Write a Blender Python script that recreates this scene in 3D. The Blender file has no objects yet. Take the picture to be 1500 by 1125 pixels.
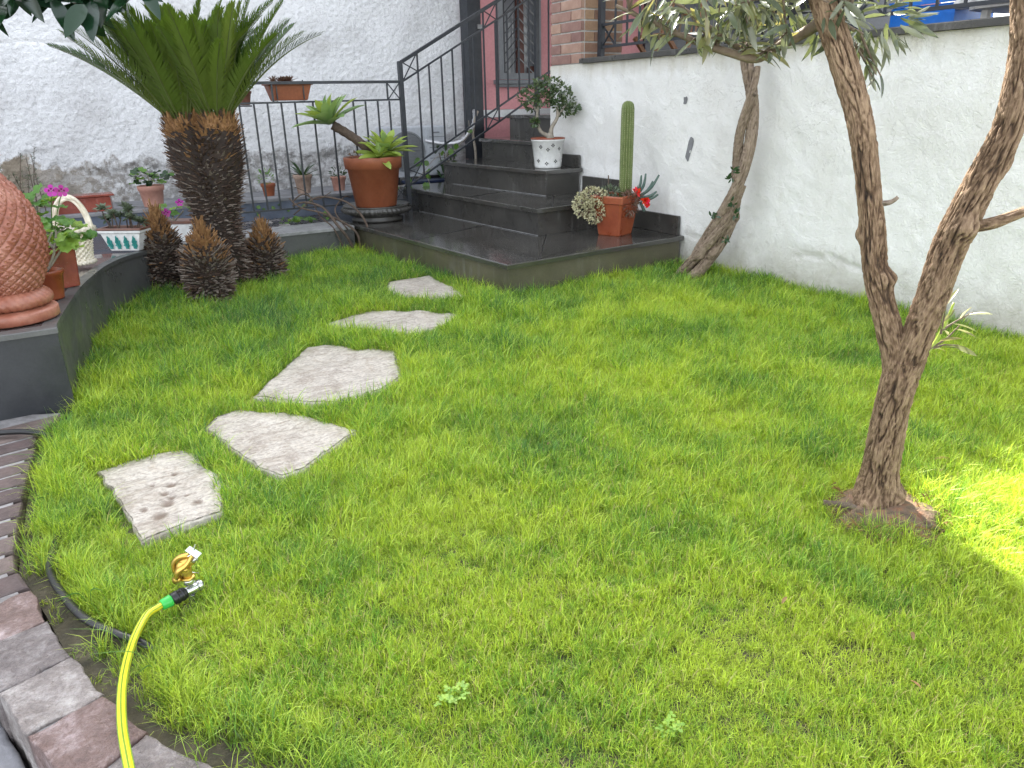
import bpy, bmesh, math, random
import numpy as np
from mathutils import Vector, Matrix, noise, Euler

random.seed(7)
rng = np.random.default_rng(7)
C = bpy.context.scene.collection
SC = bpy.context.scene

# ------------------------------------------------------------------ camera, sky, sun, exposure
# X runs to the right along the back walls, Y runs away along the white wall, Z is up (metres)
CAM_R = Vector((0.853, -0.522, -0.021)); CAM_D = Vector((-0.202, -0.293, -0.935)); CAM_F = Vector((0.481, 0.801, -0.355))
CAM_R.normalize(); CAM_F.normalize()
up = CAM_R.cross(CAM_F); up.normalize()
cam = bpy.data.cameras.new('camera'); camo = bpy.data.objects.new('camera', cam); C.objects.link(camo)
R3 = Matrix((CAM_R, up, -CAM_F)).transposed()
camo.matrix_world = Matrix.Translation((0, 0, 1.1)) @ R3.to_4x4()
cam.sensor_width = 36; cam.lens = 26.04; cam.clip_start = 0.02; cam.clip_end = 500
SC.camera = camo

SUN_DIR = Vector((0.158, 0.987, 0.0)).normalized()       # horizontal direction towards the sun
SUN_EL = math.radians(40)
w = bpy.data.worlds.new('World'); SC.world = w; w.use_nodes = True
nt = w.node_tree; nt.nodes.clear()
sky = nt.nodes.new('ShaderNodeTexSky'); sky.sky_type = 'NISHITA'; sky.sun_disc = False
sky.sun_elevation = SUN_EL; sky.sun_rotation = math.atan2(SUN_DIR.x, SUN_DIR.y)
sky.air_density = 1.0; sky.dust_density = 2.5; sky.ozone_density = 1.0
hs = nt.nodes.new('ShaderNodeHueSaturation'); hs.inputs['Saturation'].default_value = 0.28
bg = nt.nodes.new('ShaderNodeBackground'); bg.inputs['Strength'].default_value = 0.15
wo = nt.nodes.new('ShaderNodeOutputWorld')
nt.links.new(sky.outputs[0], hs.inputs['Color']); nt.links.new(hs.outputs[0], bg.inputs[0]); nt.links.new(bg.outputs[0], wo.inputs[0])
sl = bpy.data.lights.new('sun', 'SUN'); sl.energy = 3.8; sl.angle = math.radians(0.53); sl.color = (1, .94, .84)
so = bpy.data.objects.new('sun', sl); C.objects.link(so)
sv = Vector((SUN_DIR.x * math.cos(SUN_EL), SUN_DIR.y * math.cos(SUN_EL), math.sin(SUN_EL)))
so.rotation_euler = sv.to_track_quat('Z', 'Y').to_euler()
vs = SC.view_settings
vs.view_transform = 'Standard'; vs.look = 'None'; vs.gamma = 1; vs.use_curve_mapping = False
vs.exposure = 2.58
SC.cycles.max_bounces = 8; SC.cycles.diffuse_bounces = 5; SC.cycles.transmission_bounces = 4
SC.cycles.use_denoising = True; SC.cycles.denoising_prefilter = 'NONE'; SC.cycles.denoising_input_passes = 'RGB_ALBEDO_NORMAL'; SC.cycles.use_adaptive_sampling = False

# ------------------------------------------------------------------ helpers
MW = {}
def V(*a): return Vector(a)
def link(o): C.objects.link(o); return o

def thing(name, label, cat, loc, group=None):
    o = bpy.data.objects.new(name, None); link(o); o.location = loc; o.empty_display_size = .05
    o['label'] = label; o['category'] = cat
    if group: o['group'] = group
    MW[o.name] = Matrix.Translation(loc)
    return o
def mesh(name, v, f, mats=(), mi=None, smooth=False):
    me = bpy.data.meshes.new(name)
    me.from_pydata([tuple(p) for p in v], [], [tuple(q) for q in f])
    for m in mats: me.materials.append(m)
    if mi is not None: me.polygons.foreach_set('material_index', mi)
    if smooth: me.polygons.foreach_set('use_smooth', [True] * len(me.polygons))
    me.update()
    return me
def place(name, me, M, parent=None):
    """link mesh data me with world matrix M, as a child of parent if given"""
    o = bpy.data.objects.new(name, me); link(o)
    if parent is not None:
        o.parent = parent; o.matrix_basis = MW[parent.name].inverted() @ M
    else: o.matrix_basis = M
    MW[o.name] = M
    return o
def obj(name, g, mat, parent=None, smooth=False, kind=None, label=None):
    """g = (verts, faces[, material indices]) in world space -> one mesh object with its origin at its base"""
    v, f = g[0], g[1]
    a = np.array([tuple(p) for p in v], float)
    c = (a.min(0) + a.max(0)) / 2; c[2] = a[:, 2].min()
    mats = mat if isinstance(mat, (list, tuple)) else [mat]
    me = mesh(name, a - c, f, mats, g[2] if len(g) > 2 else None, smooth)
    o = place(name, me, Matrix.Translation(c), parent)
    if kind: o['kind'] = kind
    if label: o['label'] = label
    return o
def tag(o, label, cat, group=None):
    o['label'] = label; o['category'] = cat
    if group: o['group'] = group
    return o
def struct(o): o['kind'] = 'structure'; return o
def join(*gs):
    v = []; f = []; mi = []
    for g in gs:
        n = len(v); v += [tuple(p) for p in g[0]]; f += [tuple(i + n for i in q) for q in g[1]]
        mi += list(g[2]) if len(g) > 2 else [0] * len(g[1])
    return v, f, mi
def withmat(g, i): return g[0], g[1], [i] * len(g[1])
def box(x0, y0, z0, x1, y1, z1, b=0.0):
    if b <= 0:
        v = [(x0,y0,z0),(x1,y0,z0),(x1,y1,z0),(x0,y1,z0),(x0,y0,z1),(x1,y0,z1),(x1,y1,z1),(x0,y1,z1)]
        return v, [(0,3,2,1),(4,5,6,7),(0,1,5,4),(1,2,6,5),(2,3,7,6),(3,0,4,7)]
    return prism([(x0,y0),(x1,y0),(x1,y1),(x0,y1)], z0, z1, b)
def xf(g, M):
    return ([M @ Vector(p) for p in g[0]],) + tuple(g[1:])
def inset(poly, d):
    """move each corner of a counter-clockwise polygon inwards by d"""
    n = len(poly); out = []
    for i in range(n):
        p0 = Vector(poly[i-1][:2]); p = Vector(poly[i][:2]); p1 = Vector(poly[(i+1) % n][:2])
        a = (p - p0).normalized(); c = (p1 - p).normalized()
        na = Vector((-a.y, a.x)); nc = Vector((-c.y, c.x)); m = na + nc
        if m.length < 1e-4: m = na
        m = m / max(.35, m.dot(na)) if m.dot(na) else m
        out.append((p.x + m.x * d, p.y + m.y * d))
    return out
def ccw(poly):
    s = sum(poly[i-1][0] * poly[i][1] - poly[i][0] * poly[i-1][1] for i in range(len(poly)))
    return poly if s > 0 else poly[::-1]
def prism(poly, z0, z1, b=0.0):
    poly = ccw([tuple(p) for p in poly]); n = len(poly)
    rings = [[(p[0], p[1], z0) for p in poly]]
    if b > 0:
        rings.append([(p[0], p[1], z1 - b) for p in poly])
        rings.append([(p[0], p[1], z1 - b * .3) for p in inset(poly, b * .3)])
        rings.append([(p[0], p[1], z1) for p in inset(poly, b)])
    else: rings.append([(p[0], p[1], z1) for p in poly])
    v = [p for r in rings for p in r]; f = [tuple(range(n))[::-1]]
    for k in range(len(rings) - 1):
        for i in range(n):
            j = (i + 1) % n; f.append((k*n+i, k*n+j, (k+1)*n+j, (k+1)*n+i))
    k = len(rings) - 1; f.append(tuple(range(k*n, k*n+n)))
    return v, f
def tube(path, rad, n=8, cap=True, flat=1.0):
    path = [Vector(p) for p in path]; m = len(path)
    if not hasattr(rad, '__len__'): rad = [rad] * m
    v = []; f = []; nx = None
    for i, p in enumerate(path):
        t = (path[min(i+1, m-1)] - path[max(i-1, 0)]).normalized()
        if nx is None:
            h = Vector((0,0,1)) if abs(t.z) < .9 else Vector((1,0,0)); nx = t.cross(h).normalized()
        else: nx = (nx - t * nx.dot(t)).normalized()
        ny = t.cross(nx)
        for k in range(n):
            a = 2*math.pi*k/n
            v.append(p + (nx*math.cos(a) + ny*math.sin(a)*flat) * rad[i])
    for i in range(m-1):
        for k in range(n):
            j = (k+1) % n; f.append((i*n+k, i*n+j, (i+1)*n+j, (i+1)*n+k))
    if cap: f.append(tuple(range(n))[::-1]); f.append(tuple(range((m-1)*n, m*n)))
    return v, f
def bar(a, b, w=.012, d=None):
    """square bar from a to b"""
    a = Vector(a); b = Vector(b); d = d or w
    t = (b - a).normalized(); h = Vector((0,0,1)) if abs(t.z) < .95 else Vector((0,1,0))
    x = t.cross(h).normalized(); y = x.cross(t)
    v = []
    for p in (a, b):
        for sx, sy in ((-1,-1),(1,-1),(1,1),(-1,1)): v.append(p + x*sx*w/2 + y*sy*d/2)
    return v, [(3,2,1,0),(4,5,6,7),(0,1,5,4),(1,2,6,5),(2,3,7,6),(3,0,4,7)]
def lathe(prof, c, n=40, sx=1.0, fn=None):
    """prof: list of (r, z); fn(r, ang, i) -> r changes the radius"""
    v = []; f = []; m = len(prof)
    for i, (r, z) in enumerate(prof):
        for k in range(n):
            a = 2*math.pi*k/n; rr = fn(r, a, i, z) if fn else r
            v.append((c[0] + rr*math.cos(a)*sx, c[1] + rr*math.sin(a), c[2] + z))
    for i in range(m-1):
        for k in range(n):
            j = (k+1) % n; f.append((i*n+k, i*n+j, (i+1)*n+j, (i+1)*n+k))
    f.append(tuple(range(n))[::-1]); f.append(tuple(range((m-1)*n, m*n)))
    return v, f
def smoothpath(pts, k=6):
    P = [Vector(p) for p in pts]; out = []
    for i in range(len(P)-1):
        p0 = P[max(i-1,0)]; p1 = P[i]; p2 = P[i+1]; p3 = P[min(i+2,len(P)-1)]
        for j in range(k):
            t = j/k; out.append(.5*((2*p1)+(p2-p0)*t+(2*p0-5*p1+4*p2-p3)*t*t+(3*p1-p0-3*p2+p3)*t**3))
    out.append(P[-1]); return out
def lerp(vals, m):
    vals = np.array(vals, float); return np.interp(np.linspace(0, 1, m), np.linspace(0, 1, len(vals)), vals)
def leafM(p, y, zh, s=1.0, sw=1.0):
    y = Vector(y).normalized(); zh = Vector(zh)
    if abs(y.dot(zh.normalized())) > .97: zh = Vector((.3, .9, .1))
    x = y.cross(zh).normalized(); z = x.cross(y)
    M = Matrix((x*s*sw, y*s, z*s)).transposed().to_4x4(); M.translation = Vector(p); return M
def leaf(L=1.0, W=.2, fold=.25, bend=.2, n=5, shape='lance', wav=0.0, z0=0):
    """a blade along +Y, two halves folded along the midrib"""
    v = []; f = []
    for i in range(n+1):
        t = i/n
        if shape == 'lance': wd = math.sin(math.pi*min(1, t*.92+.06))**.8
        elif shape == 'ovate': wd = math.sin(math.pi*t**.75)**.75 if 0 < t < 1 else 0.03
        elif shape == 'obov': wd = max(.16, math.sin(math.pi*t**1.25)**.9 if t < 1 else 0)
        elif shape == 'agave': wd = (.45 + .9*math.sin(math.pi*min(1, t*.9+.05)))*(1 if t < .85 else max(.02, (1-t)/.15)) * .75
        else: wd = 1
        if i == n: wd = .02
        wd *= W/2
        y = L*t; z = z0 - bend*L*t*t + wav*L*math.sin(t*7)
        v += [(-wd, y, z + fold*wd), (0, y, z), (wd, y, z + fold*wd)]
    for i in range(n):
        a = i*3; f += [(a, a+1, a+4, a+3), (a+1, a+2, a+5, a+4)]
    return v, f
def rnd(a, b): return random.uniform(a, b)
def rdir():
    while True:
        d = V(rnd(-1,1), rnd(-1,1), rnd(-1,1))
        if .1 < d.length < 1: return d.normalized()

# ------------------------------------------------------------------ materials
def nodes(name):
    m = bpy.data.materials.new(name); m.use_nodes = True; n = m.node_tree
    return m, n, n.nodes['Principled BSDF'], n.nodes['Material Output']
def tnoise(n, co, scale, detail=6, rough=.6, dist=0):
    t = n.nodes.new('ShaderNodeTexNoise'); t.inputs['Scale'].default_value = scale; t.inputs['Detail'].default_value = detail
    t.inputs['Roughness'].default_value = rough; t.inputs['Distortion'].default_value = dist
    n.links.new(co, t.inputs['Vector']); return t.outputs['Fac']
def ramp(n, fac, stops):
    r = n.nodes.new('ShaderNodeValToRGB'); e = r.color_ramp.elements
    while len(e) < len(stops): e.new(.5)
    for i, (p, c) in enumerate(stops):
        e[i].position = p; e[i].color = (c[0], c[1], c[2], 1) if hasattr(c, '__len__') else (c, c, c, 1)
    n.links.new(fac, r.inputs[0]); return r.outputs[0]
def mixc(n, fac, a, b, mode='MIX'):
    x = n.nodes.new('ShaderNodeMix'); x.data_type = 'RGBA'; x.blend_type = mode
    if isinstance(fac, (int, float)): x.inputs[0].default_value = fac
    else: n.links.new(fac, x.inputs[0])
    for s, i in ((a, 6), (b, 7)):
        if hasattr(s, 'links') or hasattr(s, 'node'): n.links.new(s, x.inputs[i])
        else: x.inputs[i].default_value = (s[0], s[1], s[2], 1)
    return x.outputs[2]
def mth(n, op, a, b=None, c=None, clamp=False):
    x = n.nodes.new('ShaderNodeMath'); x.operation = op; x.use_clamp = clamp
    for i, s in enumerate((a, b, c)):
        if s is None: continue
        if isinstance(s, (int, float)): x.inputs[i].default_value = s
        else: n.links.new(s, x.inputs[i])
    return x.outputs[0]
def coord(n, kind='Object', scale=None):
    t = n.nodes.new('ShaderNodeTexCoord').outputs[kind] if kind != 'World' else n.nodes.new('ShaderNodeNewGeometry').outputs['Position']
    if scale:
        mp = n.nodes.new('ShaderNodeMapping'); mp.inputs['Scale'].default_value = scale; n.links.new(t, mp.inputs[0]); t = mp.outputs[0]
    return t
def bump(n, b, h, strength=.4, dist=.01):
    x = n.nodes.new('ShaderNodeBump'); x.inputs['Strength'].default_value = strength; x.inputs['Distance'].default_value = dist
    n.links.new(h, x.inputs['Height']); n.links.new(x.outputs[0], b.inputs['Normal'])
def simple(name, c1, c2, scale=8, rough=(.5, .8), bmp=.3, bscale=40, bdist=.004, kind='Object', cscale=None, metal=0, spec=.5, c3=None, rand=0.0, dt=(6, .6)):
    m, n, b, o = nodes(name); co = coord(n, kind, cscale)
    f = tnoise(n, co, scale, *dt)
    st = [(.32, c1), (.68, c2)]
    if c3: st = [(.28, c1), (.5, c2), (.7, c3)]
    col = ramp(n, f, st)
    fine = tnoise(n, co, bscale, 4)
    col = mixc(n, .35, col, ramp(n, fine, [(.3, .55), (.7, 1.0)]), 'MULTIPLY')
    if rand:
        oi = n.nodes.new('ShaderNodeObjectInfo').outputs['Random']
        hv = n.nodes.new('ShaderNodeHueSaturation'); n.links.new(col, hv.inputs['Color'])
        n.links.new(mth(n, 'MULTIPLY_ADD', oi, rand*2, 1-rand), hv.inputs['Value'])
        n.links.new(mth(n, 'MULTIPLY_ADD', oi, rand*.1, .5-rand*.05), hv.inputs['Hue']); col = hv.outputs[0]
    n.links.new(col, b.inputs['Base Color'])
    rr = ramp(n, tnoise(n, co, scale*2.3), [(.35, rough[0]), (.65, rough[1])]); n.links.new(rr, b.inputs['Roughness'])
    b.inputs['Metallic'].default_value = metal; b.inputs['Specular IOR Level'].default_value = spec
    if bmp: bump(n, b, fine, bmp, bdist)
    return m
def leafmat(name, top, under, trans, rough=.4, tr=.35, nscale=5, var=.35):
    m, n, b, o = nodes(name); co = coord(n, 'World')
    f = tnoise(n, co, nscale, 3)
    g = n.nodes.new('ShaderNodeNewGeometry')
    oi = n.nodes.new('ShaderNodeObjectInfo').outputs['Random']
    col = mixc(n, g.outputs['Backfacing'], top, under)
    val = mth(n, 'ADD', mth(n, 'MULTIPLY', f, var*1.6), mth(n, 'MULTIPLY', oi, var)); val = mth(n, 'ADD', val, 1-var*1.3)
    hv = n.nodes.new('ShaderNodeHueSaturation'); n.links.new(col, hv.inputs['Color']); n.links.new(val, hv.inputs['Value'])
    n.links.new(mth(n, 'MULTIPLY_ADD', oi, -.03, .515), hv.inputs['Hue'])
    n.links.new(hv.outputs[0], b.inputs['Base Color']); b.inputs['Roughness'].default_value = rough
    t = n.nodes.new('ShaderNodeBsdfTranslucent'); t.inputs[0].default_value = (*trans, 1)
    mx = n.nodes.new('ShaderNodeMixShader'); mx.inputs[0].default_value = tr
    n.links.new(b.outputs[0], mx.inputs[1]); n.links.new(t.outputs[0], mx.inputs[2]); n.links.new(mx.outputs[0], o.inputs[0])
    return m
M = {}
def whitewall():
    m, n, b, o = nodes('white_plaster'); co = coord(n, 'World')
    z = n.nodes.new('ShaderNodeSeparateXYZ'); n.links.new(co, z.inputs[0])
    base = ramp(n, tnoise(n, co, 1.6), [(.3, (.74,.73,.70)), (.7, (.82,.815,.79))])
    # grime creeping up from the soil and down from under the coping
    low = mth(n, 'SUBTRACT', mth(n, 'MULTIPLY', tnoise(n, co, 7, 8, .7), .42), z.outputs[2])
    base = mixc(n, ramp(n, mth(n, 'ADD', low, .12), [(.02, 0), (.30, .8)]), base, (.36,.33,.27))
    for (zc, zw, sc_) in ((.24, .10, 2.2), (.95, .5, 1.4)):      # hairline cracks in the render
        cn = mth(n, 'ABSOLUTE', mth(n, 'SUBTRACT', tnoise(n, coord(n, 'World', (1, 1, 1.8)), sc_, 7, .62, .4), .5))
        band = mth(n, 'SUBTRACT', 1, mth(n, 'DIVIDE', mth(n, 'ABSOLUTE', mth(n, 'SUBTRACT', z.outputs[2], zc)), zw), clamp=True)
        gate = ramp(n, tnoise(n, co, 1.3, 2), [(.56, 0), (.66, 1)])
        base = mixc(n, mth(n, 'MULTIPLY', mth(n, 'MULTIPLY', ramp(n, cn, [(.0, .5), (.004, 0)]), ramp(n, band, [(0, 0), (.3, 1)])), gate), base, (.22,.20,.17))
    base = mixc(n, ramp(n, tnoise(n, coord(n, 'World', (1, 1, .5)), 3.5, 8, .7), [(.50, 0), (.72, .35)]), base, (.56,.53,.47))
    hi = mth(n, 'ADD', mth(n, 'SUBTRACT', z.outputs[2], 1.36), mth(n, 'MULTIPLY', tnoise(n, coord(n, 'World', (9, 9, .8)), 1, 4), .22))
    base = mixc(n, ramp(n, hi, [(.0, 0), (.18, .8)]), base, (.44,.39,.27))
    n.links.new(base, b.inputs['Base Color']); b.inputs['Roughness'].default_value = .75
    h = mth(n, 'ADD', mth(n, 'MULTIPLY', tnoise(n, co, 14, 9, .72, .8), .6), mth(n, 'MULTIPLY', tnoise(n, co, 62, 6, .7, 1.0), .55))
    bump(n, b, h, 1.0, .016); return m
def roughwall():
    m, n, b, o = nodes('rough_plaster'); co = coord(n, 'World')
    z = n.nodes.new('ShaderNodeSeparateXYZ'); n.links.new(co, z.inputs[0])
    base = ramp(n, tnoise(n, co, 2.2, 7, .65), [(.25, (.48,.47,.47)), (.48, (.64,.64,.645)), (.75, (.73,.73,.735))])
    pits = ramp(n, tnoise(n, co, 40, 7, .75), [(.34, .42), (.47, 1.0)])
    base = mixc(n, .55, base, pits, 'MULTIPLY')
    # paint gone and grey render bare along the foot of the wall; brown stone to the left
    edge = mth(n, 'SUBTRACT', mth(n, 'ADD', .45, mth(n, 'MULTIPLY', tnoise(n, co, 3.2, 9, .68), .62)), z.outputs[2])
    bare = ramp(n, edge, [(.03, 0), (.07, 1)])
    stone = ramp(n, tnoise(n, coord(n, 'World', (1, 1, 2.4)), 7, 8, .7), [(.3, (.13,.125,.12)), (.5, (.27,.26,.25)), (.7, (.42,.41,.40))])
    brown = ramp(n, tnoise(n, coord(n, 'World', (1, 1, 2)), 5, 8, .7), [(.3, (.11,.085,.06)), (.5, (.24,.20,.15)), (.72, (.36,.31,.25))])
    left = mth(n, 'SUBTRACT', .85, z.outputs[0]); left = mth(n, 'ADD', left, mth(n, 'MULTIPLY', mth(n, 'SUBTRACT', tnoise(n, co, 6), .5), .5), clamp=True)
    keep = ramp(n, tnoise(n, co, 13, 8, .75), [(.40, .15), (.54, 1)])
    bare = mth(n, 'MULTIPLY', bare, mth(n, 'MAXIMUM', left, keep))
    st = mixc(n, left, stone, brown)
    n.links.new(mixc(n, bare, base, st), b.inputs['Base Color']); b.inputs['Roughness'].default_value = .85
    h = mth(n, 'ADD', mth(n, 'MULTIPLY', tnoise(n, co, 26, 7, .65, .5), .8), mth(n, 'MULTIPLY', tnoise(n, co, 90, 3), .2))
    bump(n, b, h, .9, .025); return m
def slate(name, c1, c2, wet=(.12, .45), streak=True, scale=3):
    m, n, b, o = nodes(name); co = coord(n, 'World')
    col = ramp(n, tnoise(n, co, scale, 8, .65), [(.3, c1), (.7, c2)])
    col = mixc(n, .3, col, ramp(n, tnoise(n, co, 120, 2), [(.3, .5), (.7, 1.1)]), 'MULTIPLY')
    if streak:   # lime runs down the risers
        s = tnoise(n, coord(n, 'World', (26, 26, 3)), 1, 5, .6)
        s2 = tnoise(n, co, 3.1, 3)
        k = mth(n, 'MULTIPLY', ramp(n, s, [(.55, 0), (.68, 1)]), ramp(n, s2, [(.48, 0), (.62, 1)]))
        col = mixc(n, mth(n, 'MULTIPLY', k, .35), col, (.20,.20,.19))
    n.links.new(col, b.inputs['Base Color'])
    n.links.new(ramp(n, tnoise(n, co, 5, 6, .6), [(.38, wet[0]), (.62, wet[1])]), b.inputs['Roughness'])
    b.inputs['Specular IOR Level'].default_value = .55
    bump(n, b, tnoise(n, co, 60, 5), .12, .003); return m
def stonemat(name):
    m, n, b, o = nodes(name); co = coord(n, 'Object')
    col = ramp(n, tnoise(n, co, 9, 9, .7, .6), [(.28, (.22,.18,.135)), (.42, (.42,.37,.31)), (.55, (.54,.495,.43)), (.76, (.36,.29,.215))])
    vein = tnoise(n, coord(n, 'Object', (1, 3.2, 1)), 16, 9, .72, 1.2)
    col = mixc(n, ramp(n, vein, [(.50, 0), (.58, .55), (.66, 0)]), col, (.16,.125,.10))
    at = n.nodes.new('ShaderNodeAttribute'); at.attribute_name = 'stain'
    col = mixc(n, ramp(n, at.outputs['Fac'], [(.2, 0), (.9, .85)]), col, (.13,.085,.055))
    col = mixc(n, .4, col, ramp(n, tnoise(n, co, 80, 4), [(.36, .35), (.6, 1.05)]), 'MULTIPLY')
    n.links.new(col, b.inputs['Base Color']); b.inputs['Roughness'].default_value = .55
    bump(n, b, tnoise(n, co, 45, 8, .7), .6, .008); return m
def barkmat(name, dark, mid, light, sc=22, squeeze=.3):
    m, n, b, o = nodes(name); co = coord(n, 'World', (1, 1, squeeze))
    at = n.nodes.new('ShaderNodeAttribute'); at.attribute_name = 'ridge'
    f = mth(n, 'ADD', mth(n, 'MULTIPLY', tnoise(n, co, sc, 10, .8, .8), .66), mth(n, 'MULTIPLY', at.outputs['Fac'], .42))
    col = ramp(n, f, [(.26, dark), (.52, mid), (.80, light)])
    n.links.new(col, b.inputs['Base Color']); b.inputs['Roughness'].default_value = .85
    bump(n, b, mth(n, 'ADD', f, mth(n, 'MULTIPLY', tnoise(n, co, 120, 6, .7), .5)), 1.0, .016); return m
def grassmat():
    m, n, b, o = nodes('grass_blades'); co = coord(n, 'World')
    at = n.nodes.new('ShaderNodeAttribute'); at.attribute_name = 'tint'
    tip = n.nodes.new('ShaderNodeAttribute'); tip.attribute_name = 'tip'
    oi = n.nodes.new('ShaderNodeObjectInfo').outputs['Random']
    sx = n.nodes.new('ShaderNodeSeparateXYZ'); n.links.new(co, sx.inputs[0])
    y_shift = mth(n, 'MULTIPLY', mth(n, 'SUBTRACT', 1.6, sx.outputs[1]), .050)          # yellower towards the front of the lawn, greener towards the back
    y_shift = mth(n, 'MAXIMUM', mth(n, 'MINIMUM', y_shift, .05), -.13)
    pat = mth(n, 'ADD', mth(n, 'MULTIPLY', tnoise(n, co, 1.9, 6, .7), 1.05), mth(n, 'MULTIPLY', oi, .28)); pat = mth(n, 'ADD', mth(n, 'SUBTRACT', pat, .125), y_shift)
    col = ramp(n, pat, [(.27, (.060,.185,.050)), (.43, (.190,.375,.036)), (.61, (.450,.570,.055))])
    hv = n.nodes.new('ShaderNodeHueSaturation'); n.links.new(col, hv.inputs['Color']); n.links.new(mth(n, 'MULTIPLY_ADD', at.outputs['Fac'], 1.0, .55), hv.inputs['Value']); col = hv.outputs[0]
    pale = mth(n, 'GREATER_THAN', at.outputs['Fac'], .80)
    col = mixc(n, mth(n, 'MULTIPLY', pale, .55), col, (.54,.66,.14))
    dry = mth(n, 'GREATER_THAN', at.outputs['Fac'], .94)
    col = mixc(n, dry, col, (.50,.42,.20))
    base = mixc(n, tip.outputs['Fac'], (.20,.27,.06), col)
    n.links.new(base, b.inputs['Base Color']); b.inputs['Roughness'].default_value = .42; b.inputs['Specular IOR Level'].default_value = .35
    t = n.nodes.new('ShaderNodeBsdfTranslucent')
    n.links.new(mixc(n, 1.0, base, (1.5, 1.45, .8), 'MULTIPLY'), t.inputs[0])
    mx = n.nodes.new('ShaderNodeMixShader'); mx.inputs[0].default_value = .34
    n.links.new(b.outputs[0], mx.inputs[1]); n.links.new(t.outputs[0], mx.inputs[2]); n.links.new(mx.outputs[0], o.inputs[0])
    return m
M['white'] = whitewall(); M['rough'] = roughwall()
M['slate'] = slate('dark_slate', (.030,.029,.027), (.072,.068,.060), (.22,.45))
M['slate_wet'] = slate('wet_slate', (.034,.033,.030), (.078,.074,.066), (.02, .11), False)
M['slate_wet'].node_tree.nodes['Principled BSDF'].inputs['Specular IOR Level'].default_value = 1.0
M['slate_olive'] = slate('olive_slate', (.060,.056,.038), (.13,.118,.075), (.35,.6))  # lighter, more olive slate for the lowest riser
M['planter_face'] = slate('planter_slate', (.060,.062,.062), (.12,.12,.115), (.25,.55), False, 2)
M['planter_dark'] = slate('planter_slate_dark', (.022,.024,.028), (.036,.038,.042), (.3,.5), False, 4)
M['planter_top'] = slate('polished_cap', (.055,.035,.032), (.12,.10,.095), (.06,.2), False, 9)
M['cap_light'] = simple('pale_slate_cap', (.20,.20,.20), (.34,.34,.34), 12, (.3,.6), .2)
M['blue'] = simple('blue_grey_paint', (.075,.095,.135), (.125,.15,.20), 5, (.4,.6), .2, 30)
M['ledge'] = simple('grey_ledge', (.14,.14,.145), (.25,.25,.26), 6, (.5,.8), .3)
M['soil'] = simple('soil', (.036,.032,.020), (.105,.090,.055), 18, (.8,1), .8, 70, .01, 'World')
M['stone'] = stonemat('stepping_stone')
M['iron'] = simple('dark_iron', (.018,.021,.026), (.03,.034,.042), 20, (.32,.5), .1, 60)
M['terra'] = simple('terracotta', (.24,.068,.028), (.31,.098,.042), 6, (.45,.65), .15, 50)
M['terra_urn'] = simple('terracotta_urn', (.185,.058,.032), (.30,.105,.063), 9, (.32,.5), .3, 60, .003, c3=(.42,.19,.13))
M['terra_pink'] = simple('pale_terracotta', (.40,.19,.14), (.54,.30,.24), 7, (.6,.9), .2)
M['terra_red'] = simple('glazed_terracotta', (.23,.048,.020), (.31,.082,.032), 7, (.25,.5), .15, 40)
M['terra_old'] = simple('aged_terracotta', (.30,.20,.15), (.46,.34,.27), 10, (.7,.95), .3)
M['redbrown'] = simple('red_brown_marble', (.15,.032,.022), (.30,.075,.05), 8, (.12,.3), .1, 50)
M['cream'] = simple('cream_ceramic', (.60,.52,.38), (.78,.72,.60), 12, (.25,.5), .2, 50)
M['whiteglaze'] = simple('white_glaze', (.74,.74,.72), (.82,.82,.81), 5, (.15,.3), .05)
M['teal'] = simple('teal_glaze', (.03,.26,.24), (.10,.42,.38), 25, (.15,.3), .1)
M['brownglaze'] = simple('brown_rim', (.14,.06,.04), (.22,.10,.07), 9, (.3,.5), .1)
M['black'] = simple('black_plastic', (.008,.008,.009), (.014,.014,.015), 9, (.3,.45), .05)
M['unit'] = simple('unit_casing', (.40,.42,.45), (.47,.49,.52), 4, (.35,.5), .03)
M['white_plastic'] = simple('white_plastic', (.66,.68,.70), (.74,.76,.78), 4, (.35,.5), .03)
M['grey_plastic'] = simple('grey_plastic', (.16,.17,.18), (.22,.23,.24), 6, (.4,.6), .05)
M['navy'] = simple('navy_plastic', (.012,.02,.05), (.02,.03,.07), 6, (.3,.5), .05)
M['bluebox'] = simple('blue_plastic', (.01,.16,.62), (.015,.20,.72), 6, (.3,.45), .05)
M['pink'] = simple('pink_paint', (.60,.26,.27), (.68,.31,.32), 2.2, (.6,.8), .12, 40, kind='World')
M['whitetrim'] = simple('white_marble', (.66,.66,.65), (.78,.78,.77), 6, (.3,.5), .05)
M['brick'] = simple('red_brick', (.25,.135,.105), (.37,.235,.19), 9, (.7,.95), .5, 60, .004, rand=.28)
M['brick_warm'] = simple('orange_brick', (.25,.145,.09), (.34,.215,.14), 9, (.7,.95), .5, 60, .004, rand=.2)
M['mortar'] = simple('mortar', (.42,.40,.37), (.56,.54,.51), 20, (.8,1), .5, 70)
M['mortar_pale'] = simple('kerb_mortar', (.16,.15,.145), (.34,.325,.32), 22, (.7,.95), .6, 70, .006, 'World')
M['mortar_dark'] = simple('path_mortar', (.26,.25,.23), (.44,.43,.41), 16, (.7,.95), .6, 60, .006, 'World')
M['edge_brick'] = simple('edging_brick', (.085,.062,.056), (.165,.118,.105), 14, (.55,.85), .7, 60, .006, rand=.3)
M['porphyry'] = simple('porphyry', (.060,.050,.047), (.165,.140,.132), 13, (.3,.6), 1.0, 60, .012, 'World', c3=(.40,.375,.36), rand=.25, dt=(11, .8))
M['porphyry_red'] = simple('red_porphyry', (.065,.038,.032), (.155,.100,.088), 13, (.35,.6), 1.0, 60, .012, 'World', c3=(.40,.33,.33), rand=.25, dt=(11, .8))
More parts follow.
